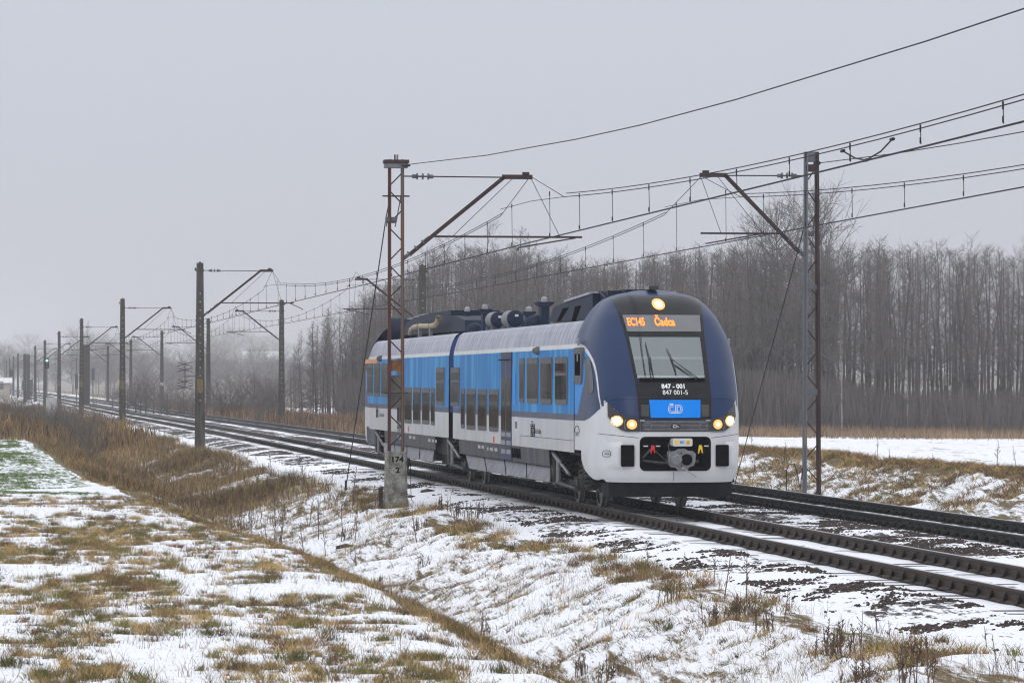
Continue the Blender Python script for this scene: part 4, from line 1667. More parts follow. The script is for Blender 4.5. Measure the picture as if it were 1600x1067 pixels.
for px, py in ((779.5, 499.5), (805.5, 497.5)):
    u, z = ru(px, py, -.45)
    mb = MB()
    for k, (r, h) in enumerate(((.05, -.06), (.14, -.04), (.195, .0), (.20, .06), (.20, 1.5), (.12, 1.56))):
        pass
    mb.lathe([(.05, -.05), (.14, -.035), (.185, .0), (.195, .06)], (-.45, u, z), 'y', 22, 0)
    mb.lathe([(.195, .06), (.195, 1.0), (.12, 1.06)], (-.45, u, z), 'y', 22, 1)
    tk = mb.build('air_tank', ['eqnavy', 'castgrey'], train, smooth=True)
    mb = MB()
    mb.box(-.60, -.30, u + .2, u + .3, 3.55, z - .15)
    mb.box(-.60, -.30, u + 1.1, u + 1.2, 3.55, z - .15)
    mb.build('tank_bracket', 'castgrey', tk)
    mb = MB()
    mb.box(-.47, -.39, u - .055, u - .045, z + .04, z + .09)
    mb.build('tank_label', 'cabwhite', tk)
# cooling unit behind the front cab
xl = -.85
pts = [(857, 503), (864, 482), (872, 477), (893, 469), (922, 458), (926, 458), (926, 500)]
pp = [ru(px, py, xl) for px, py in pts]
mb = MB()
mb.prism_x(pp, xl, .6)
cu_ = mb.build('roof_cooling_unit', 'eqnavy', train)
mb = MB()
for a, b2 in (((870, 503), (880, 480)), ((893, 502), (899, 477))):
    u0_, z0_ = ru(a[0], 503, xl)
    u1_, z1_ = ru(b2[0], b2[1], xl)
    mb.prism_x([(u0_, z0_), (u0_ - .55, z0_ + .02), (u1_ - .75, z1_ - .02), (u1_, z1_ - .02)], xl - .006, xl + .1)
mb.build('unit_opening', 'matblack', cu_)
mb = MB()
ut0, zt0 = ru(884, 470, xl)
ut1, zt1 = ru(924, 457, xl)
mb.add([(xl - .04, ut0, zt0 + .01), (xl - .04, ut1, zt1 + .01), (.8, ut1, zt1 + .03), (.8, ut0, zt0 + .03),
        (xl - .04, ut0, zt0 - .03), (xl - .04, ut1, zt1 - .03), (.8, ut1, zt1 - .01), (.8, ut0, zt0 - .01)],
       [(0, 1, 2, 3), (4, 7, 6, 5), (0, 4, 5, 1), (1, 5, 6, 2), (2, 6, 7, 3), (3, 7, 4, 0)])
mb.build('unit_lid', 'roofsil', cu_)
mb = MB()
mb.box(-.70, .2, 3.3, 4.5, 3.9, 4.10)
mb.box(-.45, .1, 2.75, 3.3, 4.0, 4.11)
mb.tube([(-.75, 3.2, 3.95), (-.72, 4.2, 4.10)], .02, 6)
mb.build('roof_walkway', 'eqnavy', train)
mb = MB()
mb.box(-.08, .10, 2.35, 2.75, 4.10, 4.165)
mb.build('roof_antenna', 'black', train)

# ---------------------------------------------------------------- masts and overhead lines
def insulator(mb, a, b2, r=.075, n=3):
    a, b2 = Vector(a), Vector(b2)
    d = b2 - a
    mb.tube([a, b2], .022, 6)
    for k in range(n):
        c = a + d * (.25 + .5 * k / max(1, n - 1))
        e2 = d.normalized() * .016
        mb.tube([c - e2, c + e2], r, 10)
    for f in (.12, .88):
        c = a + d * f
        mb.tube([c - d * .09, c + d * .09], r * .62, 8)


def cantilever(root, X, side, tip=3.02, bendx=2.5, ztop=7.0, zlow=5.15, zreg=5.66, zf=0.0, reach=4.1, lowx=.2, arm_len=1.2, arm_dir=1):
    """bracket arm in the mast's own coordinates; side +1 reaches to +x"""
    s = side
    h = MB()
    h.bar((s * .30, 0, zlow + .08), (s * bendx, 0, ztop - .02), .085, .10)
    h.bar((s * (bendx - .03), 0, ztop), (s * (tip + .02), 0, ztop), .10, .10)
    h.box(min(s * (tip - .2), s * (tip - .05)), max(s * (tip - .2), s * (tip - .05)), -.05, .05, ztop + .04, ztop + .11)
    h.build('bracket_arm', 'darksteel', root)
    h = MB()
    h.tube([(s * .12, 0, ztop + .0), (s * bendx, 0, ztop - .01)], .016, 6)
    h.build('tie_rod', 'wire', root)
    h = MB()
    insulator(h, (s * .35, 0, ztop), (s * .85, 0, ztop - .005))
    h.build('insulator', 'insul', root)
    h = MB()
    dx, dz = bendx - .3, ztop - zlow
    f = .22
    insulator(h, (s * .14, 0, zlow - .03), (s * (.3 + dx * f), 0, zlow + .08 + dz * f), r=.07)
    h.build('insulator', 'insul', root)
    # registration tube and steady arm
    fr = (zreg - zlow) / dz
    x0 = .3 + dx * fr
    h = MB()
    h.tube([(s * x0, 0, zreg), (s * reach, 0, zreg - .0)], .026, 6)
    h.build('registration_tube', 'darksteel', root)
    h = MB()
    if arm_len:
      h.tube([(s * (reach - .15), 0, zreg - .02), (s * (reach - .15 - arm_len * arm_dir), 0, zreg - .24)], .018, 6)
      h.tube([(s * (reach - .15 - arm_len * arm_dir), 0, zreg - .24), (s * (reach - .15 - arm_len * arm_dir), 0, zreg - .30)], .02, 6)
      h.build('steady_arm', 'darksteel', root)
    h = MB()
    h.tube([(s * tip, 0, ztop - .04), (s * (reach - .5), 0, zreg)], .007, 4)
    h.tube([(s * (bendx + .2), 0, ztop - .04), (s * (x0 + .4), 0, zreg)], .007, 4)
    h.build('hanger_wire', 'wire', root)


def concrete_mast(X, Y, ztop, side, label, group=None, sc=1.0, yellow=True, arm=True, holes=True):
    g = float(terrain(X, Y))
    z0 = g - .1
    r = thing('catenary_mast', label, 'railway mast', (X, Y, 0), group)
    H = ztop
    mb = MB()
    w0, w1 = .21 * sc, .135 * sc
    # H section: two flanges and a web
    for q in (-1, 1):
        vs = []
        for z, w in ((z0, w0), (H, w1)):
            for a, b2 in ((-1, -1), (1, -1), (1, 1), (-1, 1)):
                vs.append((a * w, q * w * .8 + b2 * w * .22, z))
        mb.add(vs, [(3, 2, 1, 0), (4, 5, 6, 7), (0, 1, 5, 4), (1, 2, 6, 5), (2, 3, 7, 6), (3, 0, 4, 7)])
    vs = []
    for z, w in ((z0, w0), (H - .01, w1)):
        for a, b2 in ((-1, -1), (1, -1), (1, 1), (-1, 1)):
            vs.append((a * w * .93, b2 * w * .6, z))
    mb.add(vs, [(3, 2, 1, 0), (4, 5, 6, 7), (0, 1, 5, 4), (1, 2, 6, 5), (2, 3, 7, 6), (3, 0, 4, 7)])
    for z in (5.12, 7.0 if H > 7.2 else H - .2):
        mb.box(-w1 * 1.25, w1 * 1.25, -w1 * 1.25, w1 * 1.25, z - .03, z + .03)
    mb.build('pole', 'pole', r)
    if holes:
        mb = MB()
        z = 1.6
        while z < H - 1.0:
            w = w0 + (w1 - w0) * (z - z0) / (H - z0)
            mb.box(-.022, .022, -w * 1.03, -w * 1.01, z, z + .035)
            z += .34
        mb.build('step_hole', 'polehole', r)
    if yellow:
        w = w0 * .93
        mb = MB()
        for z in (2.0, 2.16, 2.32):
            mb.box(-.07, .07, -w * 1.04, -w * 1.02, z, z + .11)
        mb.box(-.12, .12, -w * 1.035, -w * 1.015, 1.95, 2.5)
        mb.build('number_mark', mat('faded_yellow_mark', (0.20, 0.15, 0.05), (0.11, 0.10, 0.08), scale=14, rough=.9), r)
    mb = MB()
    mb.box(-.05, .05, -.05, .05, H, H + .05)
    mb.box(-w1 * 1.4 * side - .03, -w1 * 1.4 * side + .03, -.06, .06, H - .32, H - .2)
    mb.build('pole_cap', 'darksteel', r)
    if arm:
        cantilever(r, X, side, ztop=min(7.0, H - .12), reach=3.6 if side < 0 else 3.9, arm_len=1.0, arm_dir=1 if side < 0 else -.5)
    return r


def lattice_mast(X, Y, ztop, zbase, w_top, w_bot, matleg, label, sidearm, cap=True, depth=.26):
    r = thing('lattice_mast', label, 'railway mast', (X, Y, 0))
    for q in (-1, 1):
        mb = MB()
        x0, x1 = q * w_bot / 2, q * w_top / 2
        t_ = .034 if depth < .3 else .046
        d_ = depth / 2
        vs = []
        for z, x, w in ((zbase, x0, t_), (ztop, x1, t_ * .95)):
            for a, b2 in ((-1, -1), (1, -1), (1, 1), (-1, 1)):
                vs.append((x + a * w, b2 * .05 - d_ * 0, z))
        mb.add(vs, [(3, 2, 1, 0), (4, 5, 6, 7), (0, 1, 5, 4), (1, 2, 6, 5), (2, 3, 7, 6), (3, 0, 4, 7)])
        vs = []
        for z, x, w in ((zbase, x0 - q * .015, .012), (ztop, x1 - q * .015, .012)):
            for a, b2 in ((-1, -1), (1, -1), (1, 1), (-1, 1)):
                vs.append((x + a * w, b2 * d_, z))
        mb.add(vs, [(3, 2, 1, 0), (4, 5, 6, 7), (0, 1, 5, 4), (1, 2, 6, 5), (2, 3, 7, 6), (3, 0, 4, 7)])
        mb.build('leg', matleg[(q + 1) // 2], r)
    nz_ = 15
    for k in range(nz_):
        mb = MB()
        z0 = zbase + .15 + (ztop - zbase - .3) * k / nz_
        z1 = zbase + .15 + (ztop - zbase - .3) * (k + .62) / nz_
        f0, f1 = (z0 - zbase) / (ztop - zbase), (z1 - zbase) / (ztop - zbase)
        a = w_bot / 2 + (w_top - w_bot) / 2 * f0 - .02
        b2 = w_bot / 2 + (w_top - w_bot) / 2 * f1 - .02
        s = 1 if k % 2 else -1
        mb.bar((s * a, -.04, z0), (-s * b2, -.04, z1), .028, .012)
        mb.build('lacing_bar', 'darksteel', r)
    return r


# near lattice mast, on its concrete foundation
Y1 = on_x(620, 620, 9.40)[0]
gz = float(terrain(9.4, Y1))
m1 = lattice_mast(9.38, Y1, 7.33, .80, .29, .30, ('rust', 'rustgrey'), 'rusty red lattice mast on a numbered concrete block in front of the train', 1)
mb = MB()
mb.bbox(-.28, .28, -.16, .16, 7.24, 7.32, .01, 0)
mb.bbox(-.26, .26, -.14, .14, 7.14, 7.235, .01, 1)
for x in (-.03, .0, .04):
    mb.box(x - .01, x + .01, -.02, .02, 7.32, 7.44, 0)
mb.build('mast_head', ['darksteel', 'paintgrey'], m1)
cantilever(m1, 9.38, 1, tip=3.05, bendx=2.42, ztop=6.96, zlow=5.13, zreg=5.62, reach=4.2, arm_len=1.30)
mb = MB()
cpts = [(-.235, -.26), (.235, -.26), (.235, .26), (-.235, .26)]
lv_ = [(gz - .3, 1.22), (gz + .12, 1.13), (gz + .2, 1.02), (.62, .98), (.80, .97), (.83, .90)]
vs = []
for z, f in lv_:
    c = .05
    ring = []
    for x, y in cpts:
        x, y = x * f, y * f
        sx, sy = math.copysign(1, x), math.copysign(1, y)
        two = [(x - sx * c, y), (x, y - sy * c)]
        if sx * sy < 0:
            two = two[::-1]
        ring += two
    ring = [ring[i] for i in range(8)]
    ring.sort(key=lambda p: math.atan2(p[1], p[0]))
    vs += [(x + .008 * math.sin(7 * z + 5 * x), y, z) for x, y in ring]
fs = []
for k in range(len(lv_) - 1):
    fs += [(k * 8 + i, k * 8 + (i + 1) % 8, (k + 1) * 8 + (i + 1) % 8, (k + 1) * 8 + i) for i in range(8)]
fs.append(tuple(range((len(lv_) - 1) * 8, len(lv_) * 8)))
mb.add(vs, fs)
fo = mb.build('foundation', 'oldconc', m1)
yfr = -.26 * .99
textmesh('foundation_number', '174', .165, 'matblack', fo, lambda x, z: (x + .0, yfr - .006, .60 + z), sx=1.15, bold=.006)
textmesh('foundation_number', '2', .165, 'matblack', fo, lambda x, z: (x + .01, yfr - .008, .36 + z), sx=1.1, bold=.006)
mb = MB()
mb.box(-.115, .115, -.09, -.075, 2.62, 2.86)
sg = mb.build('rusty_plate', mat('rust_plate', (0.23, 0.085, 0.02), (0.12, 0.06, 0.03), scale=9, rough=.9), m1)
mb = MB()
mb.box(-.125, .125, .10, .12, 2.15, 2.52)
mb.box(-.125, .125, .10, .12, 1.80, 2.12)
mb.build('grey_plate', mat('grey_plate', (0.20, 0.19, 0.165), (0.26, 0.25, 0.22), scale=5, rough=.8), m1)
mb = MB()
mb.tube([(-.26, 0, 2.13), (.28, 0, 2.13)], .012, 5)
mb.box(-.13, .13, -.06, -.03, 2.115, 2.145)
mb.box(-.30, .30, -.05, .05, 6.50, 6.53)
mb.build('cross_bolt', 'darksteel', m1)
mb = MB()
insz = 5.98
mb.cyl((-.24, -.02, insz - .0), (.0, -.02, insz + .0), .07, 12)
mb.tube([(-.12, -.02, insz + .5), (-.19, -.02, insz + .02), (-.22, -.02, insz - .15)], .012, 5)
mb.tube([(.12, -.02, insz + .6), (.02, -.02, insz + .05), (-.02, -.02, insz - .15)], .012, 5)
mb.build('stay_insulator', 'insul', m1)
# stay wire down to its anchor
gy_ = Y1 + 10.5
ga = float(terrain(9.3, gy_))
mb = MB()
mb.tube([(-.13, 0, 6.5), (-.16, .6, 6.05), (-.12, gy_ - Y1, ga + .05)], .014, 5)
mb.tube([(-.12, gy_ - Y1 - .05, ga + .25), (-.12, gy_ - Y1 + .02, ga - .1)], .03, 6)
mb.build('stay_wire', 'wire', m1)
# post standing behind the block
mb = MB()
mb.box(-.37, -.28, .1, .22, gz - .1, gz + .42)
mb.build('short_post', 'darksteel', m1)
mb = MB()
mb.tube([(.34, .1, .55), (.345, .1, .0), (.36, .12, -.25), (.42, .1, -.32)], .008, 5)
mb.tube([(.34, .1, .50), (.34, .1, .58)], .02, 6)
mb.build('earth_cable', 'wire', m1)

# right lattice mast
YR = on_x(1268, 600, 20.1)[0]
gr_ = float(terrain(20.1, YR))
mR = lattice_mast(20.1, YR, 7.92, gr_ - .15, .27, .36, ('paintgrey', 'darkleg'), 'tall grey and brown lattice mast right of the train, beside the far track', -1, depth=.32)
mb = MB()
mb.box(-.16, .17, -.05, .05, 7.68, 7.93, 1)
mb.bbox(-.14, .16, -.12, .12, 7.45, 7.62, .02, 0)
mb.build('mast_head', ['darksteel', 'paintgrey'], mR)
cantilever(mR, 20.1, -1, tip=2.72, bendx=2.1, ztop=7.35, zlow=5.42, zreg=5.95, reach=2.72, arm_len=0)
mb = MB()
mb.tube([(-2.6, 0, 5.70), (-1.3, 0, 5.93)], .018, 6)
mb.build('steady_arm', 'darksteel', mR)
mb = MB()
for z, hh in ((4.6, .12), (2.05, .16)):
    mb.box(-.17, .17, -.06, -.045, z, z + hh)
    mb.box(-.17, .17, -.075, -.06, z + .03, z + hh - .05)
mb.build('batten_plate', 'paintgrey', mR)
mb = MB()
mb.cyl((-.19, -.02, 5.95), (.05, -.02, 5.95), .06, 12)
mb.tube([(-.13, 0, 6.3), (-.17, 0, 6.0), (-.19, 0, 5.8)], .012, 5)
mb.tube([(.10, 0, 6.5), (.04, 0, 6.0)], .012, 5)
mb.build('stay_insulator', 'insul', mR)
mb = MB()
gy2 = 9.5
mb.tube([(-.13, 0, 6.45), (-.17, .3, 5.9), (-.1, gy2, float(terrain(20, YR + gy2)))], .013, 5)
mb.build('stay_wire', 'wire', mR)
mb = MB()
mb.box(-.175, -.155, -.06, -.05, .85, 1.3)
mb.build('yellow_strip', 'yellow', mR)
mb = MB()
mb.tube([(-.62, 0, -.45), (-.62, 0, .25), (-.55, 0, .40), (-.42, 0, .40), (-.36, 0, .2), (-.28, 0, -.2), (-.22, 0, .3)], .014, 6)
mb.build('earth_cable', 'wire', mR)

# concrete masts along both tracks, from their places in the photograph
nearm = [  # px, y top, X offset, label
    (312.5, 411, 9.40, 'concrete mast with a dark bracket arm and an aerial, the tallest left of the train'),
    (191.5, 467, 9.35, 'concrete mast with bracket arm, second largest left of the train, faded yellow mark'),
    (127.5, 498, 9.2, 'concrete mast with bracket arm, third largest on the left side of the line'),
    (92.5, 518, 8.9, 'concrete mast rising behind the small white box, fourth along the left side of the line')]
NY = [Y1 - 72.5, Y1]
for px, yt, X, lab in nearm:
    Yq, zt = on_x(px, yt, X)
    NY.append(Yq)
    concrete_mast(X, Yq, max(7.0, min(7.9, zt)), 1, lab)
farn = [70, 55, 28, 21, 15, 10]
last = NY[-1]
for i, px in enumerate(farn):
    Yq = last + 72 * (i + 1 + (1 if i > 1 else 0))
    Xq, _ = on_y(px, 600, Yq)
    concrete_mast(Xq, Yq, 7.4, 1, 'distant misty mast at the far left end of the railway line', 'distant masts at the far end of the line', yellow=False, holes=False)
farm = [(660, 415, 20.15, 'dark concrete mast standing behind the roof of the train'),
        (440, 469, 20.05, 'dark concrete mast at the far track, in front of the brown reeds and bare trees'),
        (325.5, 498, 19.7, 'concrete mast at the far track just right of the tallest left-hand mast'),
        (253, 517, 19.4, 'concrete mast at the far track with a white band at mid height'),
        (204.5, 531, 19.1, 'hazy concrete mast at the far track just right of the second largest left mast'),
        (168.5, 540, 18.8, 'hazy concrete mast at the far track beside the misty bushes')]
FYs = [YR - 78, YR]
for i, (px, yt, X, lab) in enumerate(farm):
    Yq, zt = on_x(px, yt, X)
    FYs.append(Yq)
    m = concrete_mast(X, Yq, max(7.2, min(8.2, zt)), -1, lab, yellow=False, holes=i < 2)
    if i == 3:
        mb = MB()
        mb.box(-.19, .19, -.24, .2, 2.0, 2.35)
        mb.build('white_band', 'polehole', m)

# aerial on the biggest concrete mast
for o in bpy.data.objects:
    if o.get('label') == nearm[0][3]:
        ant_m = o
Ya, _ = on_x(312.5, 588, 9.4)
ant = thing('aerial', 'dark comb-shaped aerial of crossed rods fixed to the left of the tallest concrete mast', 'aerial', (9.4, Ya, 0))
xa = on_y(289, 588, Ya)[0] - 9.4
za = on_y(289, 588, Ya)[1]
mb = MB()
mb.tube([(0, 0, za), (xa - .0, 0, za)], .02, 6)
mb.tube([(xa, 0, za - .58), (xa, 0, za + .58)], .018, 6)
mb.build('aerial_bracket', 'darksteel', ant)
for k, dz in enumerate((.50, .26, -.22, -.46)):
    mb = MB()
    mb.tube([(xa - .30, -.35, za + dz + .07), (xa + .30, .35, za + dz - .07)], .014, 5)
    mb.tube([(xa - .30, .35, za + dz - .07), (xa + .30, -.35, za + dz + .09)], .014, 5)
    mb.build('aerial_rod', 'darksteel', ant)


# portals and signals in the distance
def portal(px0, px1, Yq, zt, label, boxes):
    r = thing('signal_gantry', label, 'mast', (on_y((px0 + px1) / 2, 600, Yq)[0], Yq, 0))
    w = (px1 - px0) / FPX * Yq
    mb = MB()
    mb.box(-w / 2, w / 2, -.5, .5, -.6, zt)
    for k in range(14):
        z = k * zt / 14
        mb.box(-w / 2 - .03, w / 2 + .03, -.53, .53, z, z + .08)
    mb.build('column', 'pole', r)
    mb = MB()
    for bx, z0, z1, ww in boxes:
        mb.bbox(bx - ww, bx + ww, -.8, -.55, z0, z1, .05)
        mb.tube([(bx, -.65, -.5), (bx, -.65, z1)], .05, 6)
    mb.build('equipment_box', 'insul', r)
    return r


portal(130, 140, 455, 6.7, 'broad hazy square column with dark hanging box, beside the misty bushes', [(.75, 2.6, 4.0, .18)])
portal(36.5, 41.5, 560, 6.4, 'left of two dark square columns at the far left of the line', [(-.2, 1.2, 2.6, .2)])
portal(42, 46.5, 600, 6.6, 'right of two dark square columns at the far left of the line', [(.45, .4, 2.8, .22)])


def signal(px, Yq, zt, label, green):
    r = thing('railway_signal', label, 'signal', (on_y(px, 600, Yq)[0], Yq, 0))
    mb = MB()
    mb.tube([(0, 0, -.5), (0, 0, zt)], .07, 8)
    mb.build('signal_post', 'paintgrey', r)
    mb = MB()
    mb.bbox(-.24, .24, -.12, .12, zt - 1.2, zt, .08)
    hd = mb.build('signal_head', 'matblack', r)
    for k in range(3):
        mb = MB()
        mb.lathe([(.13, -.16), (.13, -.12)], (0, 0, zt - .25 - .35 * k), 'y', 12)
        mb.build('signal_lens', 'greenlamp' if (green and k == 0) else 'insul', hd)
    return r


signal(73.3, 470, 5.2, 'railway signal showing a green light beside the line in the mist', True)
signal(17.5, 700, 4.6, 'dark unlit railway signal at the far left end of the line', False)
r = thing('relay_post', 'thin hazy post with a dark narrow box, left of the broad square column', 'post', (on_y(119.5, 600, 440)[0], 440, 0))
mb = MB()
mb.tube([(0, 0, -.6), (0, 0, 5.2)], .07, 8)
mb.build('post', 'paintgrey', r)
mb = MB()
mb.bbox(-.17, .17, -.15, .15, 1.6, 3.3, .03)
mb.build('box', 'insul', r)
# small posts by the line
Yb = on_x(80, 640, 8.2)[0]
pb = on_y(80.5, 640, 300)
mb = MB()
mb.bbox(-.42, .42, -.2, .2, -.6, 1.0, .04)
o = mb.build('cable_cabinet', 'polehole', None)
o.location = (on_y(80.5, 640, 300)[0], 300, .2)
tag(o, 'small pale cabinet standing in the brown weeds left of the line', 'cabinet')
mb = MB()
mb.bbox(-.31, .31, -.2, .2, -.3, .85, .03)
o = mb.build('concrete_post', 'paintgrey', None)
o.location = (19.6, 430, -.1)
o.location.x = on_y(231, 620, o.location.y)[0]
tag(o, 'short stout grey post beside the far track in front of the brown bushes', 'post')


# ---- wires
def sagline(p0, p1, sag, n=24):
    p0, p1 = Vector(p0), Vector(p1)
    return [p0.lerp(p1, i / n) - Vector((0, 0, 4 * sag * (i / n) * (1 - i / n))) for i in range(n + 1)]


def overhead(xc, Ys, tips, zc, zm, label, r_=0.0092):
    """Ys: support positions from near to far"""
    L = thing('overhead_line', label, 'overhead line', (xc, Ys[0], 0), 'overhead lines above the two tracks')
    O = Vector((xc, Ys[0], 0))
    cw, mw, mw2, st = MB(), MB(), MB(), MB()
    ndrop = 0
    dmb = MB()
    sup = []
    for i, Yq in enumerate(Ys):
        sup.append((tips[i] if i < len(tips) else tips[-1] + float(bend(Yq) - bend(Ys[len(tips) - 1])), Yq))
    for i in range(len(sup) - 1):
        (xa, ya), (xb, yb) = sup[i], sup[i + 1]
        rr = r_ * (1 + .0 * i)
        n = 26
        # contact wire pair
        for dx in ((-.02, .02) if i < 3 else (0,)):
            cw.tube([(xa + dx - O.x, ya - O.y, zc), ((xa + xb) / 2 + dx - O.x, (ya + yb) / 2 - O.y, zc - .03), (xb + dx - O.x, yb - O.y, zc)], rr, 5)
        span = yb - ya
        zl = zm - .50
        sagm = (zl - zc) - .22
        dd = 5.0

        def mz(f):
            y = f * span
            return zl - 4 * sagm * f * (1 - f)
        pts = []
        for k in range(n + 1):
            f = (dd + (span - 2 * dd) * k / n) / span
            pts.append((xa + (xb - xa) * f, ya + span * f, mz(f)))
        for dz in ((0, .075) if i < 2 else (0,)):
            mw.tube([(x - O.x + dz * .6, y - O.y, z + dz * 1.0) for x, y, z in pts], rr, 5)
        # bridle: down from the bracket tip to the messenger wire, and the stitch wire under it
        for (tx, ty), pt in (((xa, ya), pts[0]), ((xb, yb), pts[-1])):
            st.tube([(tx - O.x, ty - O.y, zm), (pt[0] - O.x, pt[1] - O.y, pt[2])], rr * .9, 5)
        if i < len(sup) - 2:
            st.tube([(pts[-1][0] - O.x, pts[-1][1] - O.y, pts[-1][2]), (xb - O.x, yb - O.y, zl - .06),
                     (xb - O.x, yb + dd - O.y, zl - .02)], rr * .8, 5)
        nd = 17
        for k in range(nd):
            f = (k + .7) / (nd + .4)
            x, y, z = xa + (xb - xa) * f, ya + span * f, mz(f)
            if (f * span < dd) or (f * span > span - dd):
                z = zl - .03
            d1 = MB()
            d1.tube([(x - O.x, y - O.y, z), (x + .02 - O.x, y + .05 - O.y, zc + .01)], .0065, 4)
            for zz_, h in ((z - .05, .10), (zc + .02, .08)):
                d1.tube([(x - O.x, y - O.y, zz_), (x - O.x, y - O.y, zz_ + h)], .013, 5)
            if i < 6 and y > 35:
                d1.build('dropper', 'wire', L)
                ndrop += 1
            elif y > 35:
                dmb.add(d1.v, d1.f)
    mw.build('messenger_wire', 'wire', L)
    cw.build('contact_wire', 'wire', L)
    st.build('stitch_wire', 'wire', L)
    if dmb.v:
        tag(dmb.build('droppers', 'wire', L), kind='stuff')
    return L


NYs = list(NY)
while NYs[-1] < 800:
    NYs.append(NYs[-1] + 72)
FYl = list(FYs)
while FYl[-1] < 800:
    FYl.append(FYl[-1] + 78)
overhead(XN, NYs, [12.43, 12.41, 12.40, 12.37, 12.2, 11.9], 5.50, 6.98, 'overhead contact line with messenger wire and droppers above the near track and the train')
oh2 = overhead(XF, FYl, [17.0, 17.4, 17.15, 17.05, 16.7, 16.4, 16.1, 15.8], 5.62, 7.32, 'overhead contact line above the far track, the lower of the two on the right')
# looped jumper on the near line
mb = MB()
yj = 62.0
p = on_y(1320, 236, 60)
mb.tube([(0, 0, .20), (.0, .7, .07), (0, 1.6, 0), (0, 2.3, .07), (0, 3.1, .22)], .012, 6)
for a in ((0, 0, .20), (0, 1.6, 0), (0, 3.1, .22)):
    mb.tube([(a[0], a[1] - .08, a[2]), (a[0], a[1] + .08, a[2])], .025, 6)
o = mb.build('jumper_cable', 'wire', None)
o.location = (XN, 52.8, 5.53)
tag(o, 'drooping jumper cable hanging between the wires above the near track at upper right', 'cable')
# feeder from the near lattice mast
x1, z1 = on_y(1605, 14, 39.5)
xm, zm_ = on_y(1300, 111, 48.0)
P0 = Vector((9.5, Y1, 7.18))
pts = []
ctrl = []
for px, py in ((632, 258), (760, 243), (900, 218), (1000, 196), (1150, 156), (1300, 110), (1450, 64), (1600, 14), (1700, -25)):
    s_ = (px - 632) / (1600 - 632)
    Xw = 9.5 + .9 * s_
    Yw, Zw = on_x(px, py, Xw)
    ctrl.append((Xw - 9.5, Yw - Y1, Zw))
mb = MB()
mb.tube([(-.2, 0, 7.20), (0.06, -.1, 7.19)] + ctrl, .009, 5)
insulator(mb, (-.12, 0, 7.19), (.16, -.3, 7.18), .03, 2)
o = mb.build('feeder_wire', 'wire', None)
o.location = (9.5, Y1, 0)
tag(o, 'single high wire rising from the rusty mast head to the upper right corner', 'wire')
# diagonal feeder leaving the right mast
mb = MB()
ctrl = []
for px, py in ((1272, 256), (1400, 240), (1500, 224), (1600, 206), (1680, 192)):
    s_ = (px - 1272) / 400
    Xw = 20.1 - 1.2 * s_
    Yw, Zw = on_x(px, py, Xw)
    ctrl.append((Xw - 20.1, Yw - YR, Zw))
mb.tube(ctrl, .011, 5)
insulator(mb, ctrl[0], tuple(Vector(ctrl[0]).lerp(Vector(ctrl[1]), .08)), .05, 3)
o = mb.build('feeder_wire', 'wire', None)
o.location = (20.1, YR, 0)
tag(o, 'thin wire leaving the head of the right lattice mast towards the right edge', 'wire')


# ---------------------------------------------------------------- plants
def blades(name, pos, height, width, lean, cols, label=None, cat=None, group=None, droop=0.35, parent=None, kind='stuff', rng=RNG):
    """pos (n,3) roots; every blade is a bent ribbon of three faces; cols (n,3)"""
    n = len(pos)
    ang = rng.uniform(0, 2 * np.pi, n)
    la = rng.uniform(0, 2 * np.pi, n)
    lx, ly = np.cos(la) * lean, np.sin(la) * lean
    wx, wy = np.cos(ang) * width / 2, np.sin(ang) * width / 2
    V = np.zeros((n, 6, 3))
    for k, (f, w) in enumerate(((0, 1.0), (0.5, .85), (1.0, .25))):
        cx = pos[:, 0] + lx * height * f ** 1.6
        cy = pos[:, 1] + ly * height * f ** 1.6
        cz = pos[:, 2] + height * (f - droop * lean * f * f)
        V[:, 2 * k, 0], V[:, 2 * k, 1], V[:, 2 * k, 2] = cx - wx * w, cy - wy * w, cz
        V[:, 2 * k + 1, 0], V[:, 2 * k + 1, 1], V[:, 2 * k + 1, 2] = cx + wx * w, cy + wy * w, cz
    b0 = np.arange(n)[:, None] * 6
    F = np.concatenate([b0 + np.array([[0, 1, 3, 2]]), b0 + np.array([[2, 3, 5, 4]])], 1).reshape(-1, 4)
    tint = np.repeat(cols, 2, axis=0)
    o = npmesh(name, V.reshape(-1, 3), F, ['tint'], None, parent, tint=tint)
    if kind:
        tag(o, label, cat, group, kind)
    return o


STRAW = np.array([.43, .31, .14])
BROWN = np.array([.20, .125, .065])
OLIVE = np.array([.14, .13, .045])
GRN = np.array([.09, .15, .035])
DARK = np.array([.055, .038, .032])


def mixcols(n, parts, rng=RNG):
    w = np.array([p[1] for p in parts], dtype=float)
    w /= w.sum()
    ch = rng.choice(len(parts), n, p=w)
    c = np.array([p[0] for p in parts])[ch]
    return c * rng.uniform(.6, 1.35, (n, 1))


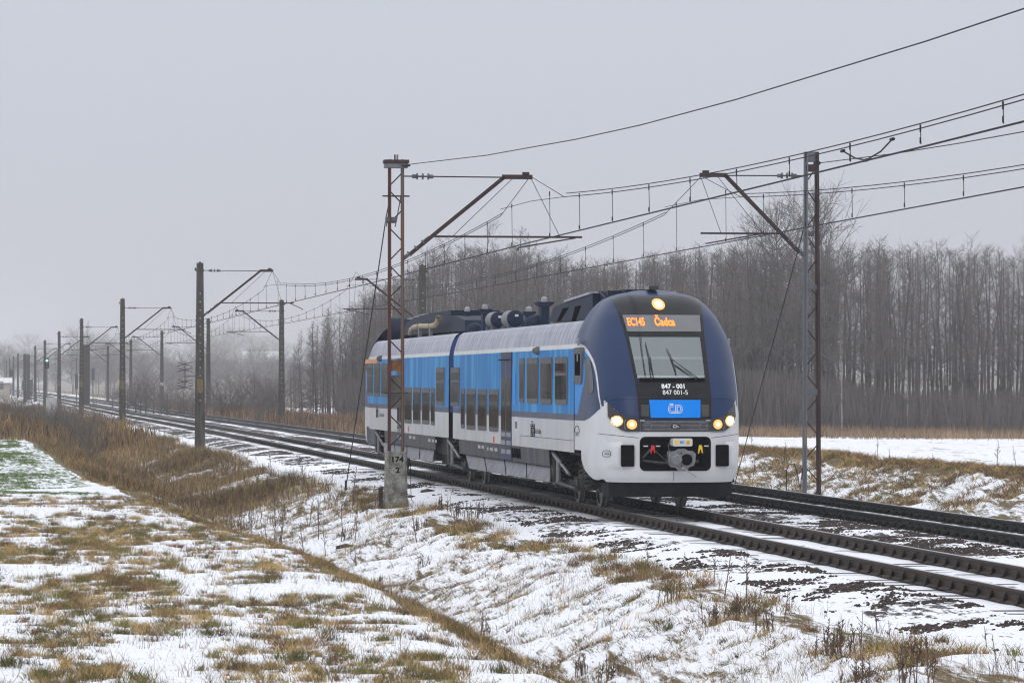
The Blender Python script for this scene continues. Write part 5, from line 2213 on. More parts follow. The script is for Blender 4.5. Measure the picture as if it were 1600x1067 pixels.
def tufts(name, n, xr, yr, per, hgt, spread, wid, parts, dens=None, lean=(.3, 1.1), label=None, cat=None, seed=1, yw=None):
    rng = np.random.default_rng(seed)
    xs_, ys_ = [], []
    tot = 0
    while tot < n:
        x = rng.uniform(*xr, n * 2)
        # more tufts nearer, since they are drawn larger
        u = rng.uniform(0, 1, n * 2)
        y = yr[0] + (yr[1] - yr[0]) * u ** (yw or 1.0)
        keep = np.ones(len(x), bool)
        if dens is not None:
            keep = rng.uniform(0, 1, len(x)) < dens(x, y)
        xs_.append(x[keep])
        ys_.append(y[keep])
        tot += keep.sum()
        if keep.sum() == 0:
            break
    x = np.concatenate(xs_)[:n]
    y = np.concatenate(ys_)[:n]
    n = len(x)
    size = rng.uniform(.45, 1.5, n) ** 1.3
    cnt = np.maximum(4, (per * size * rng.uniform(.6, 1.3, n))).astype(int)
    ti = np.repeat(np.arange(n), cnt)
    N_ = len(ti)
    r = np.abs(rng.normal(0, 1, N_)) * spread * size[ti]
    a = rng.uniform(0, 2 * np.pi, N_)
    px, py = x[ti] + r * np.cos(a), y[ti] + r * np.sin(a) * 1.2
    pz = terrain(px, py) - .01
    base = mixcols(n, parts, rng)[ti] * rng.uniform(.7, 1.3, (N_, 1))
    h = hgt * size[ti] ** .6 * rng.uniform(.45, 1.25, N_)
    return blades(name, np.stack([px, py, pz], -1), h, wid * rng.uniform(.6, 1.3, N_), rng.uniform(lean[0], lean[1], N_), base, label, cat, rng=rng)


def xs_of(x, y):
    return x - bend(y)


def d_field(x, y):
    e = 5.0 - edge_shift(y)
    v = np.clip(.35 + .65 * vnoise(x, y * .25, .9, 21) + .5 * vnoise(x, y * .2, .35, 22), 0, 1)
    nb = np.exp(-((x - 1.7) / 1.9) ** 2 - ((y - 57) / 11) ** 2)
    v = np.clip(v * .5 + nb * .6 * np.clip(.5 + vnoise(x, y * .25, .8, 23) + .5 * vnoise(x, y * .2, .3, 24), 0, 1), 0, 1)
    return v * (x < e - .1)


tufts('field_grass', 3000, (-.6, 5.3), (33, 92), 52, .078, .065, .0058, [(STRAW, 2.4), (BROWN, 2.6), (OLIVE, 2.2), (DARK, .5)], d_field,
      label='tufts of straw and olive grass showing through the snow of the near field', cat='grass', seed=3, yw=1.25)


tufts('field_tussocks', 400, (-.6, 5.2), (33, 80), 130, .11, .075, .007, [(STRAW * .9, 3), (OLIVE * 1.3, 3.4), (BROWN, 2)], d_field,
      label='larger olive and golden grass tussocks in the snowy near field', cat='grass', seed=23, yw=1.2)


def d_edge(x, y):
    e = 5.0 - edge_shift(y)
    return np.exp(-((x - e - .30) / .26) ** 2) * np.clip(.5 + .9 * vnoise(x, y, 1.6, 37), 0, 1)


tufts('ditch_edge_grass', 950, (2.0, 6.2), (33, 110), 34, .10, .08, .007, [(STRAW, 2.5), (BROWN, 3), (OLIVE, 2)], d_edge,
      label='brown and olive grass along the near edge of the ditch', cat='grass', seed=4, yw=1.3)


def d_bank(x, y):
    e = 5.0 - edge_shift(y)
    v = np.clip(.40 + .7 * vnoise(x, y, 1.1, 31) + .4 * vnoise(x, y, .4, 32), 0, 1)
    return v * sstep(e + .5, e + 1.0, x) * (1 - sstep(8.5, 9.0, x))


tufts('ditch_bank_grass', 3800, (3.5, 9.0), (36, 105), 18, .09, .05, .007, [(STRAW, 2), (BROWN, 3), (OLIVE, 2), (DARK, .8)], d_bank,
      lean=(.6, 1.5), label='short bent grass poking out of the snow on the ditch bank', cat='grass', seed=5, yw=1.25)


def d_shoulder(x, y):
    v = np.clip(.12 + .9 * vnoise(x, y, 2.4, 41) + .6 * vnoise(x, y, .8, 42), 0, 1)
    return v * np.exp(-((x - 9.15) / .55) ** 2)


tufts('shoulder_grass', 430, (8.0, 10.6), (37, 100), 60, .13, .09, .008, [(STRAW, 2.4), (BROWN, 3), (OLIVE, 2)], d_shoulder,
      label='clumps of brown grass along the shoulder between ditch and near track', cat='grass', seed=6, yw=1.2)


def d_rbank(x, y):
    top = np.exp(-((x - 24.5) / .5) ** 2)
    sl = band(x, 20.2, 20.8, 23.8, 24.4) * np.clip(.45 + .8 * vnoise(x, y, .9, 51), 0, 1)
    return np.clip(top + sl * .7, 0, 1)


tufts('bank_grass', 3300, (20, 26.2), (84, 185), 30, .17, .12, .014, [(STRAW, 3.4), (BROWN, 3.6), (OLIVE, 1)], d_rbank,
      lean=(.5, 1.4), label='dead straw coloured grass hanging down the snowy bank beyond the far track', cat='grass', seed=7, yw=1.2)


def d_green(x, y):
    e = 5.0 - edge_shift(y)
    return (x < e - .5) * (np.clip(.2 + .9 * vnoise(x, y * .08, .6, 61), 0, 1) * (y > 98) + 1.5 * np.exp(-((y - 94 - .5 * np.sin(x)) / .8) ** 2))


tufts('green_crop', 4200, (-1.0, 4.2), (91, 182), 12, .05, .10, .016, [(GRN, 4), (GRN * 1.3, 3), (OLIVE, 1)], d_green,
      label='short green crop coming through the snow of the field at left', cat='crop', seed=8)


# tall brown weeds in the ditch and beyond the field
def weeds(name, n, xr, yr, dens, h, w, parts, label, cat='weeds', seed=1, lean=(.05, .35), yw=1.0):
    rng = np.random.default_rng(seed)
    x = rng.uniform(*xr, n * 3)
    y = yr[0] + (yr[1] - yr[0]) * rng.uniform(0, 1, n * 3) ** yw
    k = rng.uniform(0, 1, n * 3) < dens(x, y)
    x, y = x[k][:n], y[k][:n]
    z = terrain(x, y) - .03
    m = len(x)
    hh = h * rng.uniform(.5, 1.25, m) * (1 + .35 * vnoise(x, y, 3.0, seed + 3)) * (1 + .2 * vnoise(x, y, .8, seed + 5))
    c1 = mixcols(m, parts, rng)
    tone = .5 + .5 * vnoise(x, y * .6, 1.6, seed + 9) * .6 + .25 * vnoise(x, y * .4, 5, seed + 19)
    c1 = c1 * (0.45 + 1.0 * tone[:, None])
    return blades(name, np.stack([x, y, z], -1), hh, w * rng.uniform(.6, 1.4, m) * (1 + .006 * np.clip(y - 80, 0, 200)), rng.uniform(*lean, m), c1, label, cat, rng=rng)


def dw1(x, y):
    e = 5.0 - edge_shift(y)
    q = band(x - bend(y), e + .2, e + .6, 8.7, 9.5 + .5 * vnoise(x, y, 5, 71))
    return q * np.clip(sstep(78, 118, y + 9 * vnoise(x, y, 4, 72)) * (.50 + .95 * vnoise(x, y * .6, .9, 73)), 0, 1)


weeds('ditch_weeds', 80000, (2, 9.8), (66, 190), dw1, .36, .0095, [(STRAW * .80, 3.6), (BROWN * .95, 4), (DARK, 2.4), (OLIVE * .9, .8)],
      'tall brown dead weeds filling the ditch left of the tracks', seed=12, yw=1.25, lean=(.08, .7))


def dw2(x, y):
    q = sstep(178, 196, y + 3 * vnoise(x, y, 8, 9)) * (1 - sstep(8.4, 9.2, x - bend(y)))
    return q


weeds('distant_weeds', 60000, (-14, 9), (180, 420), dw2, .85, .028, [(STRAW * .68, 3), (BROWN, 4), (DARK, 1.8)],
      'brown dead weeds beyond the green field', seed=13, yw=1.2)


def dw3(x, y):
    return np.where(y < 240, band(x - bend(y), 19.3, 20.3, 22.5, 24.5), band(x - bend(y), 19.3, 20.3, 26, 31))


weeds('reeds', 42000, (18, 31), (135, 420), dw3, .75, .022, [(np.array([.30, .21, .12]), 2), (np.array([.20, .13, .085]), 4), (DARK * 1.4, 1.5)],
      'reddish brown reeds beyond the far track, in front of the bare trees', 'reeds', seed=14, lean=(.02, .2))


def dw4(x, y):
    return sstep(212, 228, y + 4 * vnoise(x, y, 9, 15)) * sstep(26, 30, x)


weeds('wood_edge_grass', 42000, (26, 78), (210, 262), dw4, .55, .02, [(np.array([.25, .19, .14]), 3), (BROWN * 1.4, 3)],
      'tall straw coloured grass along the foot of the wood', 'grass', seed=15, lean=(.1, .5))


# single dead herbs with branching stalks
def herb(rng, h, nbr, col, w=.009):
    """dead herb: a stalk with side shoots; returns verts, faces"""
    mb = MB()
    bx, by = rng.uniform(-.15, .15), rng.uniform(-.15, .15)
    pts = [(bx * f * h, by * f * h, h * f) for f in (0, .35, .7, 1.0)]
    mb.tube(pts, [w, w * .8, w * .6, w * .3], 3, cap=False)
    for k in range(nbr):
        f = rng.uniform(.3, .97)
        a = rng.uniform(0, 6.28)
        L = h * rng.uniform(.12, .35) * (1.15 - f)
        p = Vector((bx * f * h, by * f * h, h * f))
        q = p + Vector((math.cos(a) * L * .7, math.sin(a) * L * .7, L * .8))
        mb.tube([p, q], [w * .5, w * .3], 3, cap=False)
        for j in range(2):
            t_ = rng.uniform(.5, 1)
            s_ = p.lerp(q, t_)
            e3 = s_ + Vector((rng.uniform(-1, 1), rng.uniform(-1, 1), rng.uniform(.2, 1))) * L * .3
            mb.tube([s_, e3], [w * .6, w * .45], 3, cap=False)
    return mb


HP = []
rngh = np.random.default_rng(77)
M['herb'] = mat('dead_stalks', (0.085, 0.06, 0.048), (0.17, 0.12, 0.085), rough=.95, scale=8)


def herb_bush(n, h, sp, seed):
    rng = np.random.default_rng(seed)
    big = MB()
    for k in range(n):
        m_ = herb(rng, h * rng.uniform(.5, 1.1), int(rng.integers(6, 16)), None)
        ox, oy = rng.normal(0, sp), rng.normal(0, sp)
        big.add([(x + ox, y + oy, z - .03) for x, y, z in m_.v], m_.f)
    return big


tall = [herb_bush(1, .55, .02, 100 + k) for k in range(5)]
bush = [herb_bush(11, .36, .11, 200 + k) for k in range(5)]
tall_me = [m_.build('dead_herb', 'herb') for m_ in tall]
bush_me = [m_.build('dead_bush', 'herb') for m_ in bush]
for o in tall_me + bush_me:
    COL.objects.unlink(o)


def put(me_o, name, X, Y, sc, label, cat, group, rz=None):
    o = bpy.data.objects.new(name, me_o.data)
    COL.objects.link(o)
    o.location = (X, Y, float(terrain(X, Y)))
    o.scale = (sc, sc, sc)
    o.rotation_euler = (0, 0, rz if rz is not None else random.uniform(0, 6.28))
    return tag(o, label, cat, group)


def gpt(px, py):
    """point of the ground seen at a pixel"""
    d = ray(px, py)
    t = (CAMZ + .3) / -d.z
    for _ in range(8):
        z = float(terrain(d.x * t, d.y * t))
        t = (CAMZ - z) / -d.z
    return d.x * t, d.y * t


HG = 'dead herbs standing in the snow'
spec = [(1128, 938, 1.2), (1163, 935, 1.1), (1372, 988, 1.1), (1078, 905, 1.0), (1113, 912, .9), (1222, 968, .9), (1340, 1030, .9), (1545, 1010, .7),
        (1560, 1035, .8), (705, 760, .8), (1012, 898, .8), (957, 880, .8), (1395, 1000, .8), (1460, 1050, .8), (520, 760, .9)]
for i, (px, py, sc) in enumerate(spec):
    X, Y = gpt(px, py)
    put(tall_me[i % 5], 'dead_herb', X, Y, sc, 'single dark dead herb stalk standing on the shoulder left of the near track', 'dead herb', HG)
spec = [(735, 812, 1.25), (690, 800, 1.0), (712, 806, .8), (600, 790, .9), (575, 800, .8), (655, 815, .8), (1120, 960, 1.0), (1150, 972, 1.0), (1310, 1015, 1.1), (1195, 985, .8), (560, 775, .8),
        (1420, 1040, 1.0), (1340, 1050, .9), (1050, 935, .8), (760, 990, .8), (840, 1040, .9), (945, 1060, .9),
        (1430, 1058, 1.0), (660, 905, .7), (905, 1058, .8), (585, 860, .7), (540, 835, .8)]
for i, (px, py, sc) in enumerate(spec):
    X, Y = gpt(px, py)
    put(bush_me[i % 5], 'dead_bush', X, Y, sc, 'low bushy clump of thin dead stalks in the snow between ditch and near track', 'dead bush', 'bushy dead plants in the snow')
rngs = np.random.default_rng(5)
for i in range(70):
    Y = rngs.uniform(70, 120)
    e = 5.0 - float(edge_shift(Y))
    X = rngs.uniform(e + .5, 9.0)
    put(tall_me[i % 5], 'dead_herb', X, Y, rngs.uniform(1.0, 1.7), 'dark dead herb standing among the brown weeds of the ditch', 'dead herb', 'dark herbs in the ditch weeds')
for i in range(40):
    Y = rngs.uniform(90, 130)
    X = rngs.uniform(21, 25)
    put(tall_me[i % 5], 'dead_herb', X, Y, rngs.uniform(.9, 1.5), 'thin dark herb or cattail standing on the bank beyond the far track', 'dead herb', 'herbs on the far bank')
# grass and small sprouts as scattered fine dark stalks over the snow (nobody could count them)
def d_stalk(x, y):
    e = 5.0 - edge_shift(y)
    return np.where(x < e, .4, np.where(x < 9.9, 1.0, .1)) * np.clip(.4 + .6 * vnoise(x, y, 1.6, 91), 0, 1)


tufts('fine_stalks', 5200, (-.5, 10.2), (33, 90), 5, .15, .05, .0042, [(DARK, 1.5), (BROWN, 3), (STRAW, 1.5)], d_stalk, lean=(.1, .9),
      label='fine dark stalks scattered over the snow', cat='stalks', seed=16, yw=1.3)

# ballast stones showing through the snow
rng = np.random.default_rng(9)
ico = bpy.data.meshes.new('tmp')
import bmesh
bm = bmesh.new()
bmesh.ops.create_icosphere(bm, subdivisions=1, radius=1)
bv = np.array([v.co[:] for v in bm.verts])
bf = np.array([[v.index for v in f.verts] for f in bm.faces])
bm.free()
n = 44000
x = rng.uniform(9.6, 18.9, n * 8)
y = 36 + 110 * rng.uniform(0, 1, n * 8) ** 1.5
xx = x - bend(y)
patchy = .8 * vnoise(x * 1.0, y * .45 + x * .8, .8, 81) + .6 * vnoise(x, y, .45, 82) + .25 * vnoise(x, y, .2, 83) + .12 * rng.normal(size=len(x))
thr = np.where(xx < 11.45, .46, np.where(xx < 13.6, 1.05, np.where(xx < 15.85, .22, .6)))
zone = (band(xx, 10.0, 10.2, 11.5, 11.65) + band(xx, 12, 12.1, 13.2, 13.3) + band(xx, 13.5, 13.6, 15.9, 16.0) + band(xx, 17.75, 17.85, 18.5, 18.8))
k = (patchy > thr) & (rng.uniform(0, 1, len(x)) < zone)
x, y = x[k][:n], y[k][:n]
s = rng.uniform(.008, .030, len(x))
sc3 = np.stack([s * rng.uniform(.7, 1.3, len(x)), s * rng.uniform(.7, 1.3, len(x)), s * rng.uniform(.5, 1.0, len(x))], -1)
jit = rng.normal(0, .16, (len(x), len(bv), 3))
Vv = (bv[None] + jit) * sc3[:, None, :] + np.stack([x, y, terrain(x, y) + .004], -1)[:, None, :]
Ff = (bf[None] + (np.arange(len(x)) * len(bv))[:, None, None]).reshape(-1, 3)
st_ = npmesh('ballast', Vv.reshape(-1, 3), Ff, ['stone'])
tag(st_, 'dark ballast stones lying bare in patches between the snow', 'ballast', kind='stuff')
# clods by the foundation and ditch
mb = MB()
for (px, py, r_) in ((540, 845, .22), (528, 850, .15), (640, 775, .16), (593, 770, .14), (668, 768, .2), (520, 862, .1)):
    X, Y = gpt(px, py)
    z = float(terrain(X, Y))
    vs = [(X + v[0] * r_ * (1 + .2 * math.sin(9 * v[1])), Y + v[1] * r_ * 1.2, z + v[2] * r_ * .35) for v in bv]
    mb.add(vs, [tuple(f) for f in bf])
tag(mb.build('earth_clods', mat('dark_earth', (0.03, 0.022, 0.018), (0.07, 0.05, 0.04), scale=20, bump=.5), smooth=False), 'dark bare earth clods by the concrete block', 'earth', kind='stuff')


# ---------------------------------------------------------------- trees
def tree_mesh(seed, H, kind='alder', nb=60, nt=9):
    """bare tree: (trunk MB, crown verts, crown faces tri)"""
    rng = np.random.default_rng(seed)
    tr = MB()
    r0 = H * (.0085 if kind == 'alder' else .011)
    lean = rng.normal(0, .03, 2)
    P = []
    for k in range(8):
        f = k / 7
        P.append(Vector((lean[0] * H * f + rng.normal(0, .012) * H * f, lean[1] * H * f + rng.normal(0, .012) * H * f, H * f)))
    tr.tube(P, [r0 * (1 - .9 * k / 7) for k in range(8)], 6)

    def trunk(f):
        q = f * 7
        i = min(6, int(q))
        return P[i].lerp(P[i + 1], q - i)
    CV, CF = [], []

    def ribbon(a, b2, w0, w1):
        d = (b2 - a)
        s_ = d.cross(Vector((rng.normal(), rng.normal(), rng.normal()))).normalized()
        o = len(CV)
        CV.extend([a - s_ * w0, a + s_ * w0, b2 + s_ * w1, b2 - s_ * w1])
        CF.append((o, o + 1, o + 2, o + 3))
    for k in range(nb):
        if kind == 'alder':
            f = .30 + .69 * rng.uniform() ** .75
            L = H * (.05 + .15 * (1 - f)) * rng.uniform(.6, 1.25)
            up = rng.uniform(.35, 1.1)
        elif kind == 'round':
            f = .25 + .7 * rng.uniform()
            L = H * .36 * math.sin(math.pi * min(1, (f - .12) * 1.1)) * rng.uniform(.6, 1.1) + .1
            up = rng.uniform(.2, 1.3)
        elif kind == 'shrub':
            f = rng.uniform(.02, .6)
            L = H * rng.uniform(.4, .85)
            up = rng.uniform(.5, 2.4)
        else:  # spire
            f = .12 + .86 * rng.uniform()
            L = H * .22 * (1.06 - f) * rng.uniform(.7, 1.1)
            up = rng.uniform(.0, .7)
        a = rng.uniform(0, 2 * math.pi)
        p = trunk(f)
        d = Vector((math.cos(a), math.sin(a), up)).normalized()
        m_ = p + d * L * .55 + Vector((0, 0, -.02 * L))
        q = m_ + (d + Vector((rng.normal(0, .25), rng.normal(0, .25), .45 + rng.normal(0, .2)))).normalized() * L * .5
        rb = r0 * (.34 if kind != 'round' else .42) * (1.05 - f * .7) * (L / (.2 * H)) ** .5
        ribbon(p, m_, rb, rb * .7)
        ribbon(m_, q, rb * .7, rb * .25)
        for j in range(nt):
            t_ = rng.uniform(.2, 1)
            s_ = p.lerp(m_, t_ * 2) if t_ < .5 else m_.lerp(q, t_ * 2 - 1)
            dd = (d * .6 + Vector((rng.normal(0, .6), rng.normal(0, .6), rng.normal(.35, .5)))).normalized()
            l2 = L * rng.uniform(.18, .45)
            e2 = s_ + dd * l2
            ribbon(s_, e2, rb * .32 + H * .0003, H * .00035)
            if rng.uniform() < .55:
                s3 = s_.lerp(e2, .5)
                ribbon(s3, s3 + (dd + Vector((rng.normal(0, .7), rng.normal(0, .7), .3))).normalized() * l2 * .6, H * .00045, H * .0003)
    return tr, CV, CF


LIB = {}


def tree_variant(key, seed, H, kind, nb, nt, bark='bark', twig='twig'):
    tr, cv, cf = tree_mesh(seed, H, kind, nb, nt)
    t_ = tr.build('trunk', bark)
    c_ = npmesh('crown', [v[:] for v in cv], cf, [twig])
    COL.objects.unlink(t_)
    COL.objects.unlink(c_)
    LIB.setdefault(key, []).append((t_.data, c_.data, H))


for k in range(7):
    tree_variant('alder', 300 + k, 12, 'alder', 78, 9)
for k in range(4):
    tree_variant('round', 320 + k, 10, 'round', 90, 12)
for k in range(2):
    tree_variant('spire', 340 + k, 10, 'spire', 200, 12)
for k in range(4):
    tree_variant('shrub', 360 + k, 3.5, 'shrub', 46, 12)
tree_variant('birch', 380, 7, 'alder', 26, 6, 'birch', 'birch')
tree_variant('bigalder', 390, 13, 'round', 130, 13)


def plant_tree(key, X, Y, H, label, cat, group=None, vi=None, name='bare_tree', rot=None, wide=1.0, z=None):
    td, cd_, H0_ = LIB[key][random.randrange(len(LIB[key])) if vi is None else vi]
    e_ = bpy.data.objects.new(name, None)
    COL.objects.link(e_)
    s = H / H0_
    e_.location = (X, Y, (float(terrain(X, Y)) if z is None else z) - .1)
    e_.scale = (s * wide, s * wide, s)
    e_.rotation_euler = (0, 0, random.uniform(0, 6.28) if rot is None else rot)
    tag(e_, label, cat, group)
    for nm, d in (('trunk', td), ('crown', cd_)):
        c_ = bpy.data.objects.new(nm, d)
        COL.objects.link(c_)
        c_.parent = e_
    return e_


def top_h(px, ytop, Y):
    X, Z = on_y(px, ytop, Y)
    return X, Z - float(terrain(X, Y)) + .1


# skyline of the wood: (px, y of the tree tops)
SKY = np.array([[450, 560], [470, 520], [500, 500], [530, 488], [560, 470], [600, 450], [640, 425], [680, 395], [740, 392], [800, 398], [860, 405], [930, 415], [980, 412],
                [1050, 402], [1120, 398], [1190, 392], [1260, 388], [1330, 394], [1400, 388], [1470, 396], [1540, 392], [1600, 398], [1720, 400]])


def wood_Y(px):
    return float(np.interp(px, [450, 640, 800, 1000, 1300, 1720], [300, 285, 268, 256, 248, 244]))


WG_ = 'slender bare trees of the wood'
cnt = 0
rngt = random.Random(4)
px = 560
rows = []
while px < 1640:
    rows.append(px)
    px += rngt.uniform(4.2, 8.4)
gaps = ((1458, 1472), (1484, 1490))
for px in rows:
    if any(a < px < b for a, b in gaps):
        continue
    Y = wood_Y(px) + rngt.uniform(-5, 22)
    yt = float(np.interp(px, SKY[:, 0], SKY[:, 1])) + rngt.gauss(4, 9)
    X, H = top_h(px, yt, Y)
    if px < 1180:
        lab, grp = 'slender bare tree in the misty wood, ' + ('left of the rusty lattice mast' if px < 625 else 'above the rear car of the train' if px < 700 else 'above the round tanks on the train roof' if px < 860 else 'above the cooler and cab of the train' if px < 1060 else 'just right of the cab'), 'trees of the wood behind the train'
    else:
        lab, grp = 'slender bare tree beyond the snowy field, ' + ('left of the right lattice mast' if px < 1260 else 'between the right mast and the pale birch' if px < 1316 else 'right of the pale birch' if px < 1440 else 'near the right edge'), 'trees of the wood at right'
    plant_tree('alder', X, Y, H, lab, 'tree', grp, wide=rngt.uniform(.8, 1.25))
    cnt += 1
# taller trees standing out of the skyline
for px, yt, Y, key, lab in (
        (1275, 300, 262, 'bigalder', 'tallest spreading bare tree, rising behind the right lattice mast'),
        (1218, 322, 266, 'bigalder', 'tall bare tree just left of the right lattice mast, above the wood'),
        (1165, 345, 262, 'alder', 'tall thin bare tree above the wood, above the right side of the cab'),
        (755, 352, 285, 'alder', 'tall thin bare tree above the wood, right of the rusty mast'),
        (700, 372, 285, 'alder', 'thin bare tree close to the right of the concrete mast behind the train'),
        (720, 385, 292, 'alder', 'thin bare tree between two taller ones right of the rusty mast'),
        (800, 360, 285, 'alder', 'thin bare tree under the near bracket arm above the wood'),
        (832, 375, 285, 'alder', 'lower thin bare tree under the near registration tube'),
        (880, 392, 285, 'alder', 'thin bare tree just over the skyline left of the train cooler'),
        (495, 500, 292, 'spire', 'cone shaped grey bare tree left of the train'),
        (473, 528, 296, 'spire', 'smaller cone shaped tree beside the dark concrete mast'),
        (528, 480, 296, 'alder', 'bare tree with several thin stems left of the train'),
        (548, 478, 296, 'alder', 'bare tree next to the rear end of the train')):
    X, H = top_h(px, yt, Y)
    plant_tree(key, X, Y, H, lab, 'tree', vi=0 if key == 'bigalder' else None, wide=1.0 if key != 'bigalder' else .85)
for i, (px, yt) in enumerate(((456, 570), (470, 550), (490, 525), (504, 505), (512, 500), (521, 492), (525, 510), (533, 485), (541, 495), (551, 480), (559, 475), (563, 500), (570, 480), (580, 468), (590, 458), (515, 530), (545, 520), (555, 530), (508, 535), (517, 515), (537, 500), (556, 505), (485, 560), (462, 560), (500, 545), (566, 488), (575, 470))):
    X, H = top_h(px, yt, 288 + i)
    plant_tree('alder', X, 288 + i, H, 'thin bare tree in the loose group at the left end of the wood', 'tree', 'loose group at the left end of the wood')
X, H = top_h(1316, 500, 241)
plant_tree('birch', X, 241, H, 'small pale birch in front of the dark wood, right of the right lattice mast', 'birch tree')
X, H = top_h(1418, 505, 243)
plant_tree('birch', X, 243, H, 'faint pale sapling at the wood edge near the right border', 'birch tree', name='birch_sapling')

# the mass of the wood behind, one object
rng = np.random.default_rng(33)
tv, tf = [], []
CVs, CFs = [], []
o0 = 0


def ribbons(A, B, w0, w1, rng):
    n = len(A)
    d = B - A
    s_ = np.cross(d, rng.normal(size=(n, 3)))
    s_ /= np.linalg.norm(s_, axis=1, keepdims=True) + 1e-9
    V = np.stack([A - s_ * w0[:, None], A + s_ * w0[:, None], B + s_ * w1[:, None], B - s_ * w1[:, None]], 1)
    return V.reshape(-1, 3)


parts_ = []
n = 620
pxs = np.concatenate([rng.uniform(575, 1680, n), rng.uniform(448, 590, 26)])
n = len(pxs)
dens_k = ~((pxs > 1180) & (rng.uniform(0, 1, n) < .45))
pxs = pxs[dens_k]
tintc = []
for px in pxs:
    Y = wood_Y(px) + rng.uniform(18, 75 if px < 1200 else 45)
    yt = float(np.interp(px, SKY[:, 0], SKY[:, 1])) + rng.normal(12, 9)
    X, H = top_h(px, yt, Y)
    z0 = float(terrain(X, Y))
    f = np.linspace(0, 1, 5)
    P = np.stack([X + rng.normal(0, .02) * H * f + rng.normal(0, .004, 5) * H, np.full(5, Y), z0 + H * f], -1)
    r = .011 * H * (1 - .85 * f)
    parts_.append(ribbons(P[:-1], P[1:], r[:-1], r[1:], rng))
    nbr = 120
    ff = .2 + .8 * rng.uniform(0, 1, nbr) ** .8
    a = rng.uniform(0, 2 * np.pi, nbr)
    L = H * (.035 + .13 * (1 - ff)) * rng.uniform(.5, 1.3, nbr)
    A = np.stack([np.full(nbr, X), np.full(nbr, Y), z0 + H * ff], -1)
    up = rng.uniform(.3, 1.3, nbr)
    B = A + np.stack([np.cos(a) * L, np.sin(a) * L, up * L], -1)
    parts_.append(ribbons(A, B, np.full(nbr, .0012 * H), np.full(nbr, .0005 * H), rng))
    t3 = rng.uniform(.3, 1, (nbr, 1))
    A2 = A + (B - A) * t3
    B2 = A2 + rng.normal(0, .5, (nbr, 3)) * L[:, None] * .6 + np.array([0, 0, 1]) * L[:, None] * .25
    parts_.append(ribbons(A2, B2, np.full(nbr, .0009 * H), np.full(nbr, .0004 * H), rng))
V = np.concatenate(parts_)
F = np.arange(len(V)).reshape(-1, 4)
wd_ = npmesh('wood', V, F, ['twig'])
tag(wd_, 'grey mass of bare trees deep in the wood behind the train', 'wood', kind='stuff')
# undergrowth of thin upright stems at the wood's foot
n = 90000
px = rng.uniform(530, 1700, n)
Y = np.interp(px, [450, 640, 800, 1000, 1300, 1720], [300, 285, 268, 256, 248, 244]) + rng.uniform(-6, 30, n)
thin = rng.uniform(0, 1, n) < np.where(px > 1350, .45, 1.0)
px, Y = px[thin], Y[thin]
X = np.array([on_y(a, 600, b2)[0] for a, b2 in zip(px, Y)])
Z = terrain(X, Y)
h = rng.uniform(.8, 4.2, len(X)) * np.interp(px, [560, 800, 1250, 1400], [.9, 1.15, 1.0, .7])
A = np.stack([X, Y, Z], -1)
B = A + np.stack([rng.normal(0, .16, len(X)) * h, rng.normal(0, .1, len(X)) * h, h], -1)
V = ribbons(A, B, np.full(len(X), .022), np.full(len(X), .010), rng)
ug = npmesh('undergrowth', V, np.arange(len(V)).reshape(-1, 4), ['twig'])
tag(ug, 'dense grey brown thicket at the foot of the wood', 'undergrowth', kind='stuff')

# bushes beyond the far track at left and far misty trees
SG = 'brown bushes beyond the far track at left'
for px, yt, Y in ((212, 585, 330), (228, 590, 325), (240, 600, 318), (200, 600, 345), (262, 600, 300), (282, 604, 295), (300, 610, 290), (345, 598, 300), (362, 600, 305), (395, 590, 300),
                  (415, 588, 302), (378, 596, 305), (432, 594, 300), (190, 606, 370), (176, 604, 400), (220, 604, 322), (252, 610, 308), (408, 604, 292), (334, 606, 296), (425, 606, 288)):
    X, H = top_h(px, yt, Y)
    plant_tree('shrub', X, Y, H, 'rounded brown leafless bush beyond the far track at left', 'bush', SG, name='bush', wide=1.5)
X, H = top_h(288, 560, 290)
plant_tree('alder', X, 290, H, 'small bare tree behind the aerial on the tallest concrete mast', 'tree')
X, H = top_h(403, 610, 262)
plant_tree('shrub', X, 262, H, 'dark twiggy bush left of the dark concrete mast, in front of the snow', 'bush', name='bush', wide=1.2)
def merged_trees(name, spots, label):
    """many far trees as one object; spots: (key, X, Y, H, wide)"""
    Vs, Fs, o_ = [], [], 0
    for key, X, Y, H, wide in spots:
        td, cd_, H0_ = LIB[key][random.randrange(len(LIB[key]))]
        s_, a_ = H / H0_, random.uniform(0, 6.28)
        for d in (td, cd_):
            co = np.empty(len(d.vertices) * 3, dtype=np.float32)
            d.vertices.foreach_get('co', co)
            co = co.reshape(-1, 3) * s_
            co = np.stack([(co[:, 0] * math.cos(a_) - co[:, 1] * math.sin(a_)) * wide + X, (co[:, 0] * math.sin(a_) + co[:, 1] * math.cos(a_)) * wide + Y,
                           co[:, 2] + float(terrain(X, Y)) - .1], -1)
            fs = np.array([tuple(p.vertices) for p in d.polygons if len(p.vertices) == 4])
            Vs.append(co)
            Fs.append(fs + o_)
            o_ += len(co)
    o = npmesh(name, np.concatenate(Vs), np.concatenate(Fs), ['twig'])
    return tag(o, label, 'trees', kind='stuff')


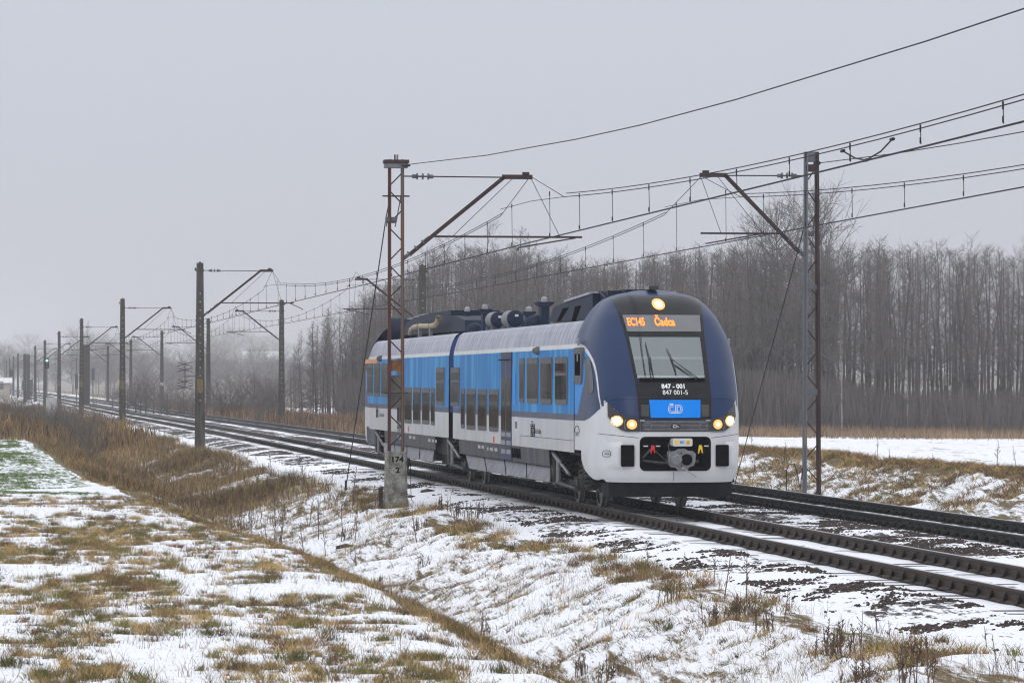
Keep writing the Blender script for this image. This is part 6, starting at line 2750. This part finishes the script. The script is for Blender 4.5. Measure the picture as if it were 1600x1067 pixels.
FG = 'faint misty trees on the distant slope'
rngf = random.Random(8)
for px, yt in ((115, 545), (150, 520), (165, 535), (205, 530), (215, 555), (240, 545), (262, 540), (285, 548), (300, 555), (332, 530), (345, 545), (392, 525), (400, 540), (440, 545), (90, 560),
               (60, 560), (135, 500), (180, 545), (225, 552), (372, 548), (425, 556), (415, 550), (120, 512)):
    Y = rngf.uniform(1300, 1900)
    X, H = top_h(px, yt, Y)
    plant_tree('spire' if px in (392, 135) else 'round', X, Y, max(5, H), 'faint misty bare tree on the slope far beyond the left masts', 'tree', FG)
belt, hillt = [], []
for i in range(70):
    px = rngf.uniform(-30, 560)
    Y = rngf.uniform(1000, 1500)
    X, H = top_h(px, rngf.gauss(568 - 10 * math.exp(-((px - 200) / 150) ** 2), 9), Y)
    belt.append(('round', X, Y, max(4, H), 1.4))
for i in range(46):
    px = rngf.uniform(-40, 640)
    Y = rngf.uniform(2500, 3000)
    X, H = top_h(px, rngf.gauss(540 - 18 * math.exp(-((px - 380) / 120) ** 2), 7), Y)
    hillt.append(('round', X, Y, max(8, H), 1.5))
merged_trees('tree_belt', belt, 'low misty belt of trees across the fields behind the left masts')
merged_trees('hill_wood', hillt, 'barely visible wood on the foggy hill on the horizon')
# trees out of the picture to the left that the side windows mirror
for i in range(18):
    Y = rngf.uniform(170, 300)
    X = -rngf.uniform(9, 48)
    plant_tree('alder', X, Y, rngf.uniform(10, 14), 'bare tree left of the picture, mirrored in the side windows', 'tree', 'trees left of the picture')
# shrubs in the left weeds
for px, py, w in ((60, 648, 1.9), (75, 640, 1.6), (100, 650, 1.5), (30, 650, 1.5), (8, 655, 1.5), (120, 668, 1.3), (140, 690, 1.0), (86, 655, 1.6)):
    Y = 250 - (py - 640) * 2
    X = on_y(px, py, Y)[0]
    plant_tree('shrub', X, Y, 2.1, 'dark low bush standing in the brown weeds at the far left', 'bush', 'dark bushes in the left weeds', name='bush', wide=w)

# far buildings
def house(px, Y, w, h, roof, label, lit=0):
    X = on_y(px, 560, Y)[0]
    z = float(terrain(X, Y))
    r = thing('house', label, 'house', (X, Y, z))
    mb = MB()
    mb.box(-w / 2, w / 2, -4, 4, -1, h)
    wl = mb.build('wall', 'housewall', r)
    mb = MB()
    mb.prism_x([(-4.6, h - .1), (4.6, h - .1), (0, h + roof)], -w / 2 - .4, w / 2 + .4)
    mb.build('roof', 'snowroof', r)
    for k in range(3):
        mb = MB()
        mb.box(-w / 2 + w * (k + .5) / 3 - .5, -w / 2 + w * (k + .5) / 3 + .5, -4.05, -4.0, h * .4, h * .4 + 1.2)
        mb.build('window', 'pane', r)
    return r


X0, Z0 = on_y(407, 588, 1900)
hz = house(407, 1900, 17, 7.5, 5, 'small pale misty house with snowy roof on the distant slope')
hz.location.z = Z0 - .3
X0, Z0 = on_y(5, 617, 620)
hz = house(-30, 620, 9.0, 1.8, .7, 'low long shed with a pale roof at the left edge beside the line')
hz.location.z = Z0 + .2

# ---------------------------------------------------------------- haze
mb = MB()
mb.box(-3200, 3200, -320, 3450, -14, 62)
hz = mb.build('haze', 'tint')
m, t, b = newmat('haze_air')
t.nodes.remove(b)
pv = N(t, 'ShaderNodeVolumePrincipled')
pv.inputs['Color'].default_value = (0.94, 0.95, 0.98, 1)
pv.inputs['Density'].default_value = 0.0003
pv.inputs['Anisotropy'].default_value = 0.2
t.links.new(pv.outputs[0], t.nodes['Material Output'].inputs['Volume'])
hz.data.materials.clear()
hz.data.materials.append(m)
tag(hz, 'thin winter haze over the whole scene', 'haze', kind='stuff')
